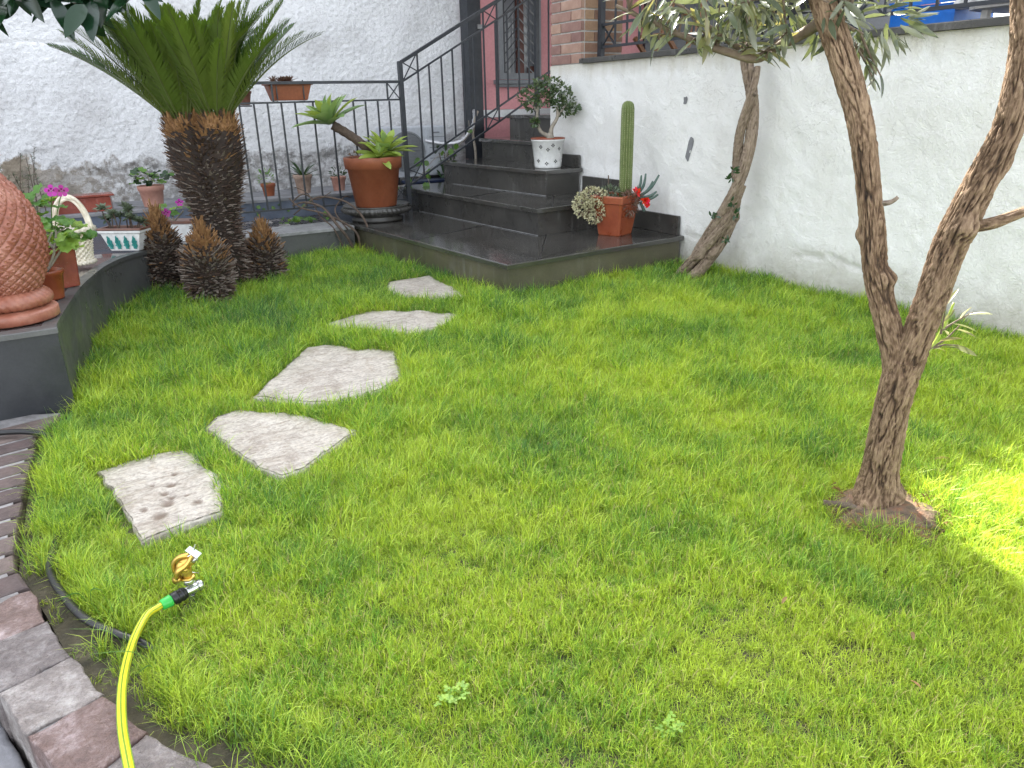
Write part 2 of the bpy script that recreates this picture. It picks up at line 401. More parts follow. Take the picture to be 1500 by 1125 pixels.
M['paving'] = simple('paving', (.13,.13,.14), (.31,.31,.33), 7, (.4,.8), .6, 45, .006, 'World')
M['bark'] = barkmat('tree_bark', (.020,.012,.008), (.155,.092,.050), (.46,.32,.20), 42)
M['bark_pale'] = barkmat('pale_bark', (.10,.072,.05), (.27,.21,.155), (.42,.345,.27), 30)
M['bark_mid'] = barkmat('twisted_bark', (.060,.042,.028), (.20,.145,.10), (.36,.28,.21), 34)
M['twig'] = simple('twig', (.10,.07,.045), (.22,.17,.12), 30, (.7,.9), .4, 80)
M['drystem'] = simple('dry_stem', (.055,.038,.028), (.13,.09,.065), 30, (.7,.9), .4, 80)
M['palegreystem'] = simple('grey_stem', (.22,.19,.15), (.36,.32,.26), 30, (.7,.9), .4, 80)
M['core'] = simple('cycad_core', (.014,.009,.007), (.036,.022,.014), 20, (.8,1), .6, 60, .01)
M['scale_dark'] = simple('leaf_base_dark', (.030,.017,.011), (.105,.062,.040), 60, (.7,.95), .3, 90)
M['scale_grey'] = simple('leaf_base_grey', (.10,.075,.058), (.30,.25,.205), 60, (.7,.95), .3, 90)
M['scale_orange'] = simple('leaf_base_orange', (.17,.078,.028), (.36,.20,.08), 40, (.7,.95), .3, 90)
M['brass'] = simple('brass', (.55,.36,.07), (.80,.56,.16), 20, (.22,.42), .1, 60, metal=.85)
M['chrome'] = simple('chrome', (.6,.61,.62), (.75,.76,.77), 20, (.15,.3), .05, metal=.95)
M['foil'] = simple('foil_duct', (.42,.42,.43), (.60,.60,.61), 30, (.3,.5), .5, 50, metal=.6)
M['hose'] = simple('yellow_hose', (.66,.60,.02), (.74,.68,.04), 9, (.28,.4), .03)
M['hosegreen'] = simple('hose_stripe', (.16,.30,.02), (.20,.36,.03), 9, (.3,.4), 0)
M['greenring'] = simple('green_plastic', (.03,.42,.06), (.05,.52,.09), 9, (.3,.4), .03)
M['glass'] = simple('window_glass', (.20,.21,.23), (.32,.33,.35), 1.5, (.08,.15), 0)
M['wood'] = simple('brown_wood', (.20,.085,.035), (.32,.15,.065), 7, (.4,.6), .2, 60, cscale=(1,1,.2))
M['darkwood'] = simple('dark_wood', (.09,.03,.022), (.14,.05,.035), 7, (.4,.6), .2, 60, cscale=(1,1,.2))
M['wicker'] = simple('white_wicker', (.58,.57,.55), (.7,.69,.67), 9, (.5,.7), .2)
M['earth'] = simple('potting_soil', (.035,.024,.016), (.08,.055,.036), 40, (.9,1), .8, 90, .008)
M['fur'] = simple('root_mat', (.060,.042,.028), (.17,.115,.075), 30, (.8,1), .8, 80, .01, c3=(.28,.13,.07))
M['frond'] = leafmat('cycad_leaflet', (.036,.080,.020), (.110,.155,.028), (.13,.24,.016), .26, .28, 4)
M['rachis'] = simple('frond_stalk', (.07,.10,.02), (.12,.15,.04), 9, (.4,.6), .05)
M['ficus'] = leafmat('ficus_leaf', (.010,.032,.014), (.035,.070,.038), (.05,.12,.02), .18, .10, 3)
M['olive'] = leafmat('grey_green_leaf', (.090,.110,.068), (.26,.275,.21), (.17,.20,.06), .22, .20, 14, .7)
M['olive_y'] = leafmat('yellowing_leaf', (.20,.21,.085), (.29,.28,.16), (.36,.33,.10), .4, .32, 6, .4)
M['agave'] = leafmat('agave_leaf', (.19,.31,.10), (.25,.36,.15), (.32,.48,.10), .4, .22, 5, .3)
M['agave_y'] = leafmat('agave_leaf_yellow', (.26,.36,.06), (.33,.42,.10), (.45,.55,.08), .4, .28, 5, .3)
M['gera'] = leafmat('pelargonium_leaf', (.085,.20,.030), (.14,.24,.06), (.24,.42,.05), .5, .32, 9, .35)
M['geralight'] = leafmat('pelargonium_leaf_pale', (.20,.33,.05), (.24,.34,.08), (.38,.52,.06), .5, .34, 9, .3)
M['darkleaf'] = leafmat('dark_leaf', (.020,.050,.018), (.05,.085,.035), (.07,.15,.02), .3, .18, 8, .4)
M['ivy'] = leafmat('ivy_leaf', (.06,.14,.025), (.12,.19,.05), (.20,.34,.03), .4, .28, 8, .5)
M['jade'] = leafmat('jade_leaf', (.042,.075,.030), (.08,.11,.05), (.10,.16,.03), .25, .12, 12, .6)
M['succ'] = leafmat('grey_succulent', (.10,.135,.085), (.14,.17,.11), (.14,.2,.08), .5, .10, 20, .5)
M['succpale'] = leafmat('cream_bead', (.62,.57,.36), (.62,.57,.36), (.4,.38,.2), .5, .10, 60, .5)
M['succbrown'] = leafmat('brown_succulent', (.16,.085,.06), (.18,.11,.08), (.15,.1,.05), .5, .10, 40, .6)
M['cactus'] = simple('cactus_skin', (.13,.175,.055), (.20,.245,.09), 12, (.5,.7), .1)
M['spine'] = simple('cactus_spine', (.48,.46,.26), (.58,.54,.34), 30, (.7,.9), 0)
M['bluegreen'] = simple('blue_green_stem', (.05,.10,.085), (.09,.14,.11), 20, (.4,.6), .1)
M['magenta'] = leafmat('magenta_petal', (.52,.025,.34), (.5,.04,.36), (.6,.05,.4), .5, .25, 40, .3)
M['magenta_dark'] = leafmat('petal_blotch', (.12,.004,.05), (.12,.004,.05), (.15,.01,.06), .5, .1, 40, .2)
M['red'] = leafmat('red_petal', (.80,.03,.02), (.8,.04,.03), (.7,.04,.02), .5, .2, 40, .3)
M['clover'] = leafmat('clover_leaf', (.25,.42,.05), (.27,.42,.07), (.36,.50,.06), .5, .3, 30, .4)
M['deadleaf'] = leafmat('dead_leaf', (.26,.15,.06), (.30,.19,.09), (.25,.14,.05), .6, .15, 20, .6)
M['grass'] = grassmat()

# ------------------------------------------------------------------ ground, lawn soil, path
R1Y = 3.76
LAWN = [(-.09,3.18),(-.20,2.94),(-.245,2.45),(-.262,2.04),(-.205,1.80),(-.165,1.60),(-.065,1.29),(.05,1.10),(.22,.88),(.5,.5),(.85,.15),(1.2,-.3),
        (3.67,-.6),(3.67,R1Y),(2.185,3.66),(2.03,5.70),(.86,5.70),(.60,5.42),(.40,5.06),(.19,4.62),(.034,3.95)]
struct(obj('ground', box(-60,-60,-.6,60,60,-.16), M['paving']))
def plane_poly(poly, z): return [(p[0], p[1], z) for p in poly], [tuple(range(len(poly)))]
soil = struct(obj('lawn_soil', prism(ccw(LAWN), -.15, 0.0), M['soil']))
# lower path of porphyry slabs to the left of the kerb
path = thing('path', '', '', (-1, 1, -.1)); del path['label']; del path['category']; path['kind'] = 'structure'
obj('mortar_bed', prism([(-.10,.80),(-.22,1.22),(-.36,1.62),(-.48,2.0),(-.5,2.9),(-2.5,2.9),(-2.5,-.6),(.3,-.6),(.1,.45)], -.14, -.085), M['mortar_dark'], path)
def blob_poly(cx, cy, a, b, n=9, j=.12, rot=0):
    out = []
    for k in range(n):
        t = 2*math.pi*k/n; q = 1 + rnd(-j, j)
        x, y = a*q*math.copysign(abs(math.cos(t))**.6, math.cos(t)), b*q*math.copysign(abs(math.sin(t))**.6, math.sin(t))
        out.append((cx + x*math.cos(rot) - y*math.sin(rot), cy + x*math.sin(rot) + y*math.cos(rot)))
    return out
def pip(x, y, poly):
    c = False; n = len(poly); j = n-1
    for i in range(n):
        xi, yi = poly[i][0], poly[i][1]; xj, yj = poly[j][0], poly[j][1]
        if (yi > y) != (yj > y) and x < (xj-xi)*(y-yi)/(yj-yi)+xi: c = not c
        j = i
    return c
def roughslab(poly, z0, z1, amp, res=.02, freq=9, b=.012, stain=None, nr=12):
    """stone slab with an uneven top, fine enough to catch light"""
    poly = ccw(poly)
    # densify and roughen the outline
    out = []
    for i in range(len(poly)):
        a = Vector(poly[i]); c = Vector(poly[(i+1) % len(poly)]); m = max(1, int((c-a).length/(res*1.3)))
        nrm = Vector(((c-a).y, -(c-a).x)).normalized()
        for k in range(m):
            p = a.lerp(c, k/m); p = p + nrm*noise.noise(V(p.x*22, p.y*22, z1*50))*.010
            out.append((p.x, p.y))
    cx = sum(p[0] for p in out)/len(out); cy = sum(p[1] for p in out)/len(out)
    v = []; f = []; n = len(out); st = []
    def top(x, y, e):
        h = amp*(noise.fractal(V(x*freq, y*freq, z1*9), 1.0, 2.0, 5) + .5*noise.noise(V(x*4, y*4, 3)))
        s = 0
        if stain:
            for (sx, sy, r) in stain:
                d = math.hypot((x-sx), (y-sy)*.8)/r
                if d < 1.3: q = max(0, 1-d*d*.75); h -= (.006 if r < .03 else .0012)*q; s = max(s, q*(1 if r < .03 else .35))
        return z1 + h - e, s
    rings = [(1, z0, 0)] 
    v += [(p[0], p[1], z0) for p in out]; st += [0]*n
    R = [1, .985, .95] + [1 - (i+1)*(.95/nr) for i in range(nr)]
    E_ = [b, b*.3] + [0]*(nr+4)
    for k, s in enumerate(R):
        for p in out:
            x = cx + (p[0]-cx)*max(s, .03); y = cy + (p[1]-cy)*max(s, .03)
            z, q = top(x, y, E_[k]); v.append((x, y, z)); st.append(q)
    for k in range(len(R)):
        for i in range(n):
            j = (i+1) % n; f.append((k*n+i, k*n+j, (k+1)*n+j, (k+1)*n+i))
    f.append(tuple(range(len(R)*n, len(R)*n+n)))
    return (v, f), st
slabs = [[(-.62,1.50),(-.30,1.56),(-.26,1.42),(-.22,1.27),(-.60,1.20)], [(-.62,1.17),(-.21,1.235),(-.15,1.03),(-.11,.86),(-.58,.80)],
         [(-.75,2.00),(-.47,1.97),(-.42,1.78),(-.34,1.60),(-.72,1.53)], [(-.8,2.5),(-.5,2.5),(-.5,2.04),(-.78,2.04)], [(-.55,.77),(-.09,.82),(.10,.50),(.12,.2),(-.5,.3)]]
for s in slabs:
    g, st = roughslab(s, -.13, -.072, .006, .03, 8, .008)
    obj('paving_slab', g, M['paving'], path, True)

# kerb of bricks and porphyry blocks along the lawn
kerb = thing('lawn_edging', '', '', (-.2, 2, 0)); del kerb['label']; del kerb['category']; kerb['kind'] = 'structure'
inner = [(-.112,3.12),(-.205,2.94),(-.25,2.45),(-.268,2.04),(-.212,1.80),(-.172,1.60),(-.072,1.29),(.045,1.10),(.21,.88),(.49,.5),(.84,.15)]
ip = [Vector(p) for p in inner]
def along(s):
    for a, b in zip(ip, ip[1:]):
        l = (b-a).length
        if s <= l: d = (b-a).normalized(); return a + d*s, d
        s -= l
    d = (ip[-1]-ip[-2]).normalized(); return ip[-1] + d*s, d
total = sum((b-a).length for a, b in zip(ip, ip[1:]))
bed = [(p.x+.0, p.y) for p in ip]; outs = []
s = 0.02
while s < total:
    p, d = along(s); nrm = Vector((d.y, -d.x)); outs.append(p + nrm*(.52 if p.y > 1.95 else .128)); s += .12
ins_ = []
s = .0
while s < total:
    p, d = along(s); ins_.append(p + Vector((d.y, -d.x))*.022); s += .06
struct_poly = [(p.x, p.y) for p in ins_] + [(q.x, q.y) for q in outs[::-1]]
obj('mortar_bed', prism(struct_poly, -.15, .030), M['mortar_pale'], kerb)
s = .012; i = 0
while s < total - .1:
    p, d = along(s)
    small = p.y > 1.93
    wd = rnd(.084, .098) if small else rnd(.15, .24)
    ln = rnd(.40, .46) if small else rnd(.132, .140)
    p1, d1 = along(s + wd)
    if small:      # the bricks lie square to the path, not to the curve
        n0 = n1 = Vector((-.985, -.17))
    else:
        n0 = Vector((d.y, -d.x)); n1 = Vector((d1.y, -d1.x))
    j = .004 if small else .004
    q = [p + n0*rnd(-j, j), p1 + n1*rnd(-j, j), p1 + n1*ln, p + n0*(ln + rnd(-j, j))]
    zt = .036 + rnd(-.002, .002)
    if small:
        g = prism([(a.x, a.y) for a in q], -.06, zt, .009)
        o = obj('brick', g, M['edge_brick'], kerb)
    else:
        g, st = roughslab([(a.x, a.y) for a in q], -.12, zt, .0040, .016, 14, .004)
        o = obj('edging_block', g, random.choice([M['porphyry'], M['porphyry'], M['porphyry_red']]), kerb, True)
    s += wd + (rnd(.012, .020) if small else rnd(.001, .004))

# ------------------------------------------------------------------ buildings and walls
def relief(x0, x1, z0, z1, y, step, fn, axis='Y'):
    nx = int((x1-x0)/step)+1; nz = int((z1-z0)/step)+1
    xs = np.linspace(x0, x1, nx); zs = np.linspace(z0, z1, nz); v = []
    for zz in zs:
        for xx in xs:
            d = fn(xx, zz); v.append((xx, y - d, zz) if axis == 'Y' else (y - d, xx, zz))
    i = np.arange(nx*nz).reshape(nz, nx)
    a, b, c, d_ = i[:-1,:-1].ravel(), i[:-1,1:].ravel(), i[1:,1:].ravel(), i[1:,:-1].ravel()
    f = np.stack([a,b,c,d_] if axis == 'Y' else [a,d_,c,b], 1).tolist()
    return v, f
YR = 7.38
def rf(x, z):
    n1 = noise.noise(V(x*38, z*38, 0)); n2 = noise.noise(V(x*17, z*17, 5)); n3 = noise.noise(V(x*3, z*3, 9))
    edge = .45 + .62*noise.fractal(V(x*3.2, z*3.2, 1), 1, 2, 4)*.5 + .28 - z
    base = .007*n1 + .008*abs(n2) + .012*n3
    if edge > 0: base -= min(.014, edge*.2)
    crack = .010 if abs(z - 1.62 - .02*noise.noise(V(x*2, 0, 0))) < .007 and x < 1.4 else 0
    return base - crack
bld = thing('plastered_building', 'tall building wall of rough white plaster worn to bare stone at its foot', 'building', (0, YR, 0))
obj('wall', relief(-2.6, 3.93, .0, 2.9, YR, .0135, rf), M['rough'], bld, True)
obj('masonry', box(-12, YR+.03, -.1, 2.82, YR+9, 6.15), M['rough'], bld)
obj('masonry', box(2.822, YR+.03, -.1, 3.93, YR+9, 5.5), M['rough'], bld)  # unseen lower step, shaped to let sun reach the lawn patch and limbs
obj('roof', prism([(-12.4,YR+.03),(2.82,YR+.03),(2.82,YR+9.4),(-12.4,YR+9.4)], 6.15, 6.3), M['terra_old'], bld)

YP = 7.22
house = thing('pink_house', 'pink rendered house front with a grilled window and white stone band', 'house', (5, YP, 0))
WX0, WX1, WZ0, WZ1 = 4.265, 4.785, 1.33, 2.75
for (a, b, c, d) in ((3.95, WX0, 1.035, 5.4), (WX1, 12, 1.035, 5.4), (WX0, WX1, 1.035, WZ0), (WX0, WX1, WZ1, 5.4)):
    obj('wall', box(a, YP, c, b, YP+.28, d), M['pink'], house)
obj('wall', box(3.95, YP+.012, .0, 12, YP+.28, .955), M['pink'], house)
obj('stone_band', box(3.96, YP-.018, .958, 12, YP+.2, 1.032, .004), M['whitetrim'], house)
obj('roof', box(3.95, YP+.3, 5.405, 12, YP+8, 5.47), M['terra_old'], house)
obj('masonry', box(3.95, YP+.6, 0, 12, YP+7.8, 5.40), M['pink'], house)
for x_ in (6.2, 7.4, 8.6, 9.8): obj('added_dark_panel', box(x_, YP-.05, 1.11, x_+1.17, YP-.002, 3.0, .01), M['iron'], house)  # added dark panels standing in for terrace shadow and vague dark things
win = obj('window', join(box(WX0, YP-.015, WZ0, WX0+.055, YP+.06, WZ1), box(WX1-.055, YP-.015, WZ0, WX1, YP+.06, WZ1), box(WX0+.056, YP-.013, WZ0, WX1-.056, YP+.06, WZ0+.06)), M['grey_plastic'], house)
obj('pane', box(WX0+.02, YP+.07, WZ0, WX1-.02, YP+.08, WZ1), M['glass'], win)
obj('shutter_stile', box(4.515, YP+.035, WZ0+.05, 4.60, YP+.068, WZ1), M['darkwood'], win)
obj('shutter_stile', box(4.66, YP+.035, WZ0+.05, 4.725, YP+.068, WZ0+.13), M['darkwood'], win)
sg = join(box(WX0-.07, YP-.06, WZ0-.045, WX1+.07, YP+.03, WZ0-.005, .008), box(WX0-.045, YP-.04, WZ0-.075, WX1+.045, YP-.002, WZ0-.046, .005))
obj('sill', sg, M['grey_plastic'], win)
for x in (4.335, 4.51, 4.715):
    obj('grille_bar', bar((x, YP+.0, WZ0+.06), (x, YP+.0, WZ1), .014), M['iron'], win)
z = WZ0 + .05
while z < WZ1 - .2:
    obj('grille_bar', bar((4.338, YP+.006, z), (4.508, YP+.006, z+.165), .009), M['iron'], win)
    obj('grille_bar', bar((4.512, YP+.006, z+.165), (4.712, YP+.006, z-.0), .009), M['cap_light'], win)
    z += .095
# dark steel channel where the two buildings meet
dp = thing('drainpipe', 'dark square drainpipe in the corner between white building and pink house', 'drainpipe', (3.99, 7.2, .6))
obj('pipe', box(3.885, 7.16, .55, 3.985, 7.32, 5.3, .01), M['iron'], dp)
obj('pipe', box(3.992, 7.20, .55, 4.055, 7.34, 5.3, .01), M['iron'], dp)
obj('bracket', box(4.0, 7.17, 1.80, 4.06, 7.20, 1.84, .004), M['cap_light'], dp)

# white garden wall that carries the terrace
XW = 3.67
def wf(y, z):
    a = .010*noise.noise(V(y*2.3, z*2.3, 0)) + .006*noise.noise(V(y*8, z*8, 4)) + .0035*noise.noise(V(y*24, z*24, 7))
    q = noise.noise(V(y*5, z*5, 11))
    if q > .35: a -= .006*(q-.35)*3
    ck = abs(z - (.235 + .05*noise.noise(V(y*4, 1, 1))))
    if ck < .008 and noise.noise(V(y*2.1, 8, 2)) > .05: a -= .012
    return a
gw = thing('garden_wall', 'white plastered garden wall with dark slate coping beside the lawn', 'wall', (XW, 2.4, 0))
obj('plaster', relief(-1.2, 5.385, -.05, 1.366, XW, .018, wf, 'X'), M['white'], gw, True)
obj('masonry', box(XW+.013, -1.2, -.1, XW+.25, 5.382, 1.362), M['white'], gw)
y = -1.2
while y < 4.96:
    y1 = min(4.965, y + 1.02); obj('coping_slab', box(XW-.030, y+.002, 1.368, XW+.30, y1-.002, 1.402, .005), M['slate'], gw); y = y1
def patch(y, z, a, b, rot=0, n=13):
    P = blob_poly(0, 0, a, b, n, .3, rot); return [(XW-.0095 - wf(y+p[0], z+p[1]) + .006, y+p[0], z+p[1]) for p in P], [tuple(range(n))[::-1]]
for (y, z, a, b, r_) in ((3.765,.775,.022,.075,.25),(3.83,1.085,.018,.024,0)):
    obj('bare_patch', (lambda P: ([(XW-.001-wf(q[1],q[2]) - .0015, q[1], q[2]) for q in P[0]], P[1]))(patch(y, z, a, b, r_)), M['ledge'], gw)

# brick pillar at the end of the wall
pil = thing('brick_pillar', 'red brick pillar standing on the end of the white wall', 'pillar', (3.87, 5.18, 1.366))
obj('mortar', box(3.678, 4.983, 1.3665, 4.062, 5.38, 2.755), M['mortar'], pil)
z = 1.374; k = 0
while z < 2.3:
    h = .064
    ys = [4.975, 5.244, 5.388] if k % 2 else [4.975, 5.108, 5.388]
    for a, b in zip(ys, ys[1:]):
        jx = rnd(-.002, .002)
        obj('brick', box(3.668+jx, a+.0055, z, 3.70, b-.0055, z+h, .004), M['brick'], pil)
    xs = [3.704, 3.86, 4.066] if k % 2 else [3.704, 3.79, 4.066]
    for a, b in zip(xs, xs[1:]):
        obj('brick', box(a+.004, 4.973+rnd(-.002,.002), z+.001, b-.004, 5.0, z+h, .004), M['brick_warm'], pil)
    z += .0755; k += 1

# terrace behind the wall: floor, roof slab on the pillar, furniture glimpsed through the railing
struct(obj('terrace_floor', prism([(3.93,-1.2),(9,-1.2),(9,YP-.02),(5.0,YP-.02),(5.0,5.38),(3.93,5.38)], .0, 1.10), M['ledge']))
tr = thing('terrace_roof', 'flat roof over the terrace, resting on the brick pillar', 'roof', (6, 3, 2.7))
obj('slab', box(3.60, -.6, 2.76, 9, YP-.03, 2.9), M['whitetrim'], tr)
rail = thing('terrace_railing', 'dark iron railing with crossed panels on top of the white wall', 'railing', (3.8, 2, 1.41))
def rb(a, b, name='rail', wdt=.014): return obj(name, bar(a, b, wdt), M['iron'], rail)
for y in (4.90, 2.75, .6): obj('post', box(3.78, y-.02, 1.413, 3.82, y+.02, 2.35), M['iron'], rail)
for z in (1.478, 1.63, 2.18, 2.33): rb((3.8, 4.88, z), (3.8, -1.0, z), 'rail', .018)
y = 4.735
while y > -.9:
    if abs(y-2.75) > .03 and abs(y-.6) > .03: rb((3.8, y, 1.487), (3.8, y, 2.171), 'bar', .012)
    y -= .135
for y in (4.885, 2.735, .585):
    rb((3.8, y, 1.485), (3.8, y-.142, 1.622), 'brace', .010); rb((3.806, y, 1.622), (3.806, y-.142, 1.485), 'brace', .010)
ch = thing('folding_chair', 'brown wooden folding chair on the terrace beside the brick pillar', 'chair', (4.45, 4.9, 1.1))
for dy in (0, .36):
    obj('leg', bar((4.25, 4.62+dy, 1.1), (4.65, 4.62+dy, 1.98), .03), M['wood'], ch); obj('leg', bar((4.65, 4.65+dy, 1.1), (4.22, 4.65+dy, 1.56), .03), M['wood'], ch)
for k in range(4): obj('seat_slat', box(4.24+k*.085, 4.65, 1.555, 4.31+k*.085, 4.98, 1.575), M['wood'], ch)
for z in (1.72, 1.82, 1.92): obj('back_slat', bar((4.56+(z-1.72)*.45, 4.62, z), (4.56+(z-1.72)*.45, 4.98, z), .05, .014), M['wood'], ch)
bx = thing('plastic_crate', 'bright blue plastic crate on the terrace behind the railing', 'crate', (4.12, 2.45, 1.1))
obj('crate_body', prism([(3.95,2.30),(4.3,2.30),(4.3,2.64),(3.95,2.64)], 1.1, 1.515, .01), M['bluebox'], bx)
obj('rim', join(box(3.94,2.29,1.517,4.31,2.31,1.54), box(3.94,2.63,1.517,4.31,2.65,1.54), box(3.94,2.312,1.517,3.96,2.628,1.54), box(4.29,2.312,1.517,4.31,2.628,1.54)), M['bluebox'], bx)
wc = thing('wicker_chair', 'white wicker armchair with curved arms behind the right end of the railing', 'chair', (4.3, 1.9, 1.1))
arc = [(4.0+.28*math.cos(t), 1.98+.30*math.sin(t), 1.62-.13*math.sin(t*.5+.4)) for t in np.linspace(-2.6, 2.2, 20)]
obj('arm_rail', tube(arc, .022, 8), M['wicker'], wc, True)
obj('seat', prism(blob_poly(4.05, 1.98, .24, .24, 12, .02), 1.46, 1.51, .01), M['wicker'], wc)
for a in range(4): obj('leg', bar((4.05+.2*math.cos(a*1.57+.7), 1.98+.2*math.sin(a*1.57+.7), 1.1), (4.05+.2*math.cos(a*1.57+.7), 1.98+.2*math.sin(a*1.57+.7), 1.459), .03), M['wicker'], wc)
dc = thing('dark_chair', 'dark metal chair on the terrace behind the leaves', 'chair', (4.4, 3.9, 1.1))
obj('backrest', box(4.60, 3.62, 1.62, 4.63, 4.05, 2.02, .01), M['black'], dc); obj('seat', box(4.2, 3.62, 1.54, 4.6, 4.05, 1.575, .01), M['black'], dc)
for x, y in ((4.22,3.64),(4.22,4.03),(4.58,3.64),(4.58,4.03)): obj('leg', bar((x, y, 1.1), (x, y, 1.54), .025), M['black'], dc)

# ------------------------------------------------------------------ stone staircase
ST = thing('stone_staircase', 'wet dark slate staircase of wide wrap-around steps', 'stairs', (2.9, 5.2, 0))
ZS = [.22, .41, .605, .79, .99]
polys = [[(2.185,3.66),(3.665,R1Y),(3.665,6.5),(2.01,6.5),(2.03,5.70)],
         [(2.85,4.355),(3.664,4.42),(3.664,6.5),(2.75,6.5),(2.74,6.12)],
         [(3.29,4.90),(3.663,4.93),(3.663,6.52),(3.19,6.52),(3.18,6.31)],
         [(3.55,5.33),(3.662,5.34),(3.662,5.40),(4.6,5.40),(4.6,6.54),(3.62,6.54),(3.61,6.40)],
         [(3.94,5.42),(4.62,5.42),(4.62,6.56),(3.95,6.56),(3.94,6.41)]]
zb = -.12
for k, (P, z) in enumerate(zip(polys, ZS)):
    body = inset(ccw(P), .022)
    mt = M['slate_olive'] if k == 0 else M['slate']
    obj('riser', prism(body, zb, z-.0305), mt, ST)
    obj('tread', prism(P, z-.03, z, .006), M['slate_wet'], ST)
    zb = z + .0005
# riser joints: thin pale grout lines at the foot of each riser and at its corner
for (a, b, z) in (((2.868,4.372),(2.757,6.10),.222),((3.308,4.917),(3.197,6.29),.412)):
    obj('grout_line', bar((a[0]-.003, a[1], z+.002), (b[0]-.003, b[1], z+.002), .004), M['cap_light'], ST)
for (a, b, z) in (((2.43,3.69),(3.0,4.46),.2213),((2.10,4.78),(2.83,5.05),.2213),((3.0,4.39),(3.38,4.92),.4113),((2.80,5.30),(3.26,5.45),.4113)):
    obj('slab_joint', bar((a[0], a[1], z-.002), (b[0], b[1], z-.002), .0055), M['black'], ST)
# skirting slabs against the white wall
for P in ([(3.80,.222,.350),(4.40,.222,.350)], [(4.43,.412,.545),(4.90,.412,.545)], [(4.955,.607,.700),(5.30,.607,.700)]):
    (y0, za, zt), (y1, _, _) = P; obj('skirting', box(3.638, y0, za, 3.659, y1, zt, .003), M['slate'], ST)

# ------------------------------------------------------------------ low wall, mosaic bed, blue wall, ledge, planter
lw = thing('low_wall', 'low grey wall with pale slate cap in front of the iron fence', 'wall', (1.4, 5.85, 0))
obj('wall', box(.80, 5.715, -.1, 2.005, 6.0, .192), M['planter_face'], lw)
for a, b in ((.79, 1.39), (1.393, 2.006)): obj('cap_slab', box(a, 5.70, .193, b, 6.06, .218, .004), M['cap_light'], lw)
mb = thing('mosaic_strip', 'strip of dark square mosaic tiles between the low wall and the blue wall', 'paving', (1.4, 6.3, .2))
obj('mortar_bed', box(.4, 6.062, -.1, 2.005, 6.6, .20), M['mortar_dark'], mb)
tilem = [simple('mosaic_dark', (.02,.018,.018), (.06,.05,.05), 20, (.15,.4), .2, 60, rand=.4), simple('mosaic_pale', (.20,.18,.17), (.32,.30,.28), 20, (.2,.4), .2, 60, rand=.3)]
y = 6.07; row = 0
while y < 6.58:
    x = .85 + (.03 if row % 2 else 0)
    while x < 1.98:
        ww = rnd(.06, .085); obj('mosaic_tile', box(x, y, .195, min(x+ww, 2.0), y+.088, .207+rnd(0,.003), .003), tilem[0] if random.random() < .78 else tilem[1], mb); x += ww+.012
    y += .10; row += 1
blue = thing('painted_wall', 'low blue-grey painted wall below the ledge behind the fence', 'wall', (1, 6.65, .2))
obj('wall', box(-2.5, 6.605, -.1, 2.74, 6.75, .352), M['blue'], blue)
obj('coping', box(-2.5, 6.585, .353, 2.74, 6.80, .378, .005), M['ledge'], blue)
struct(obj('ledge', box(-2.5, 6.80, -.1, 3.9, YR, .366), M['ledge']))

# curved planter with polished cap
pcurve = [(-.08,3.18),(-.045,3.45),(.034,3.95),(.105,4.28),(.19,4.60),(.295,4.86),(.42,5.06),(.60,5.34),(.80,5.62)]
pc = smoothpath([(p[0], p[1], 0) for p in pcurve], 5); n_ = len(pc)
ztop = lerp([.352,.345,.335,.325,.315,.305,.295,.265,.225], n_)
PL = thing('curved_planter', 'curved slate planter wall with polished cap beside the palm', 'planter', (-.2, 4.4, 0))
def strip(off0, off1, zfa, zfb):
    """closed strip along the curve from inner offset to outer offset"""
    v = []; f = []
    for i, p in enumerate(pc):
        t = (pc[min(i+1,n_-1)] - pc[max(i-1,0)]).normalized(); nr = V(-t.y, t.x, 0)   # towards the planter
        a = p + nr*off0; b = p + nr*off1
        v += [(a.x,a.y,zfa(i)),(b.x,b.y,zfa(i)),(b.x,b.y,zfb(i)),(a.x,a.y,zfb(i))]
    for i in range(n_-1):
        for k in range(4):
            j = (k+1) % 4; f.append((i*4+k, i*4+j, (i+1)*4+j, (i+1)*4+k))
    f += [(0,1,2,3), tuple(range((n_-1)*4, n_*4))[::-1]]; return v, f
obj('side_wall', strip(.012, .05, lambda i: -.1, lambda i: ztop[i]-.022), M['planter_face'], PL)
obj('cap', strip(0, .05, lambda i: ztop[i]-.0215, lambda i: ztop[i]), M['planter_face'], PL)
obj('front_wall', box(-1.6, 3.172, -.12, -.078, 3.24, .33), M['planter_dark'], PL)
obj('front_cap', box(-1.6, 3.158, .331, -.074, 3.22, .353, .004), M['planter_face'], PL)
# top surface follows the cap and runs back to the blue wall
v = []; f = []
for i, p in enumerate(pc):
    t = (pc[min(i+1,n_-1)] - pc[max(i-1,0)]).normalized(); nr = V(-t.y, t.x, 0); a = p + nr*.051
    v += [(a.x, max(a.y, 3.222), ztop[i]-.003), (-1.6, max(3.222, 3.222+(i/(n_-1))*3.3), ztop[i]-.003)]
for i in range(n_-1): f.append((2*i, 2*i+2, 2*i+3, 2*i+1))
obj('top_slab', (v, f), M['planter_top'], PL)
obj('top_slab', prism([(.78,5.66),(.8,6.06),(.8,6.6),(-1.6,6.6),(-1.6,6.5)], .12, .222), M['planter_top'], PL)
# chips of stone set in the planter top behind the pots
for k in range(46):
    x = rnd(-.35, .28); y = rnd(4.62, 5.5)
    if x > (y-4.62)*.42+.02: continue
    zz = np.interp(y, [3.18,3.95,4.6,5.06,5.62], [.352,.335,.315,.295,.225])
    obj('stone_chip', prism(blob_poly(x, y, rnd(.022,.04), rnd(.022,.04), 6, .25), zz-.008, zz+.004, .002), random.choice(tilem), PL)

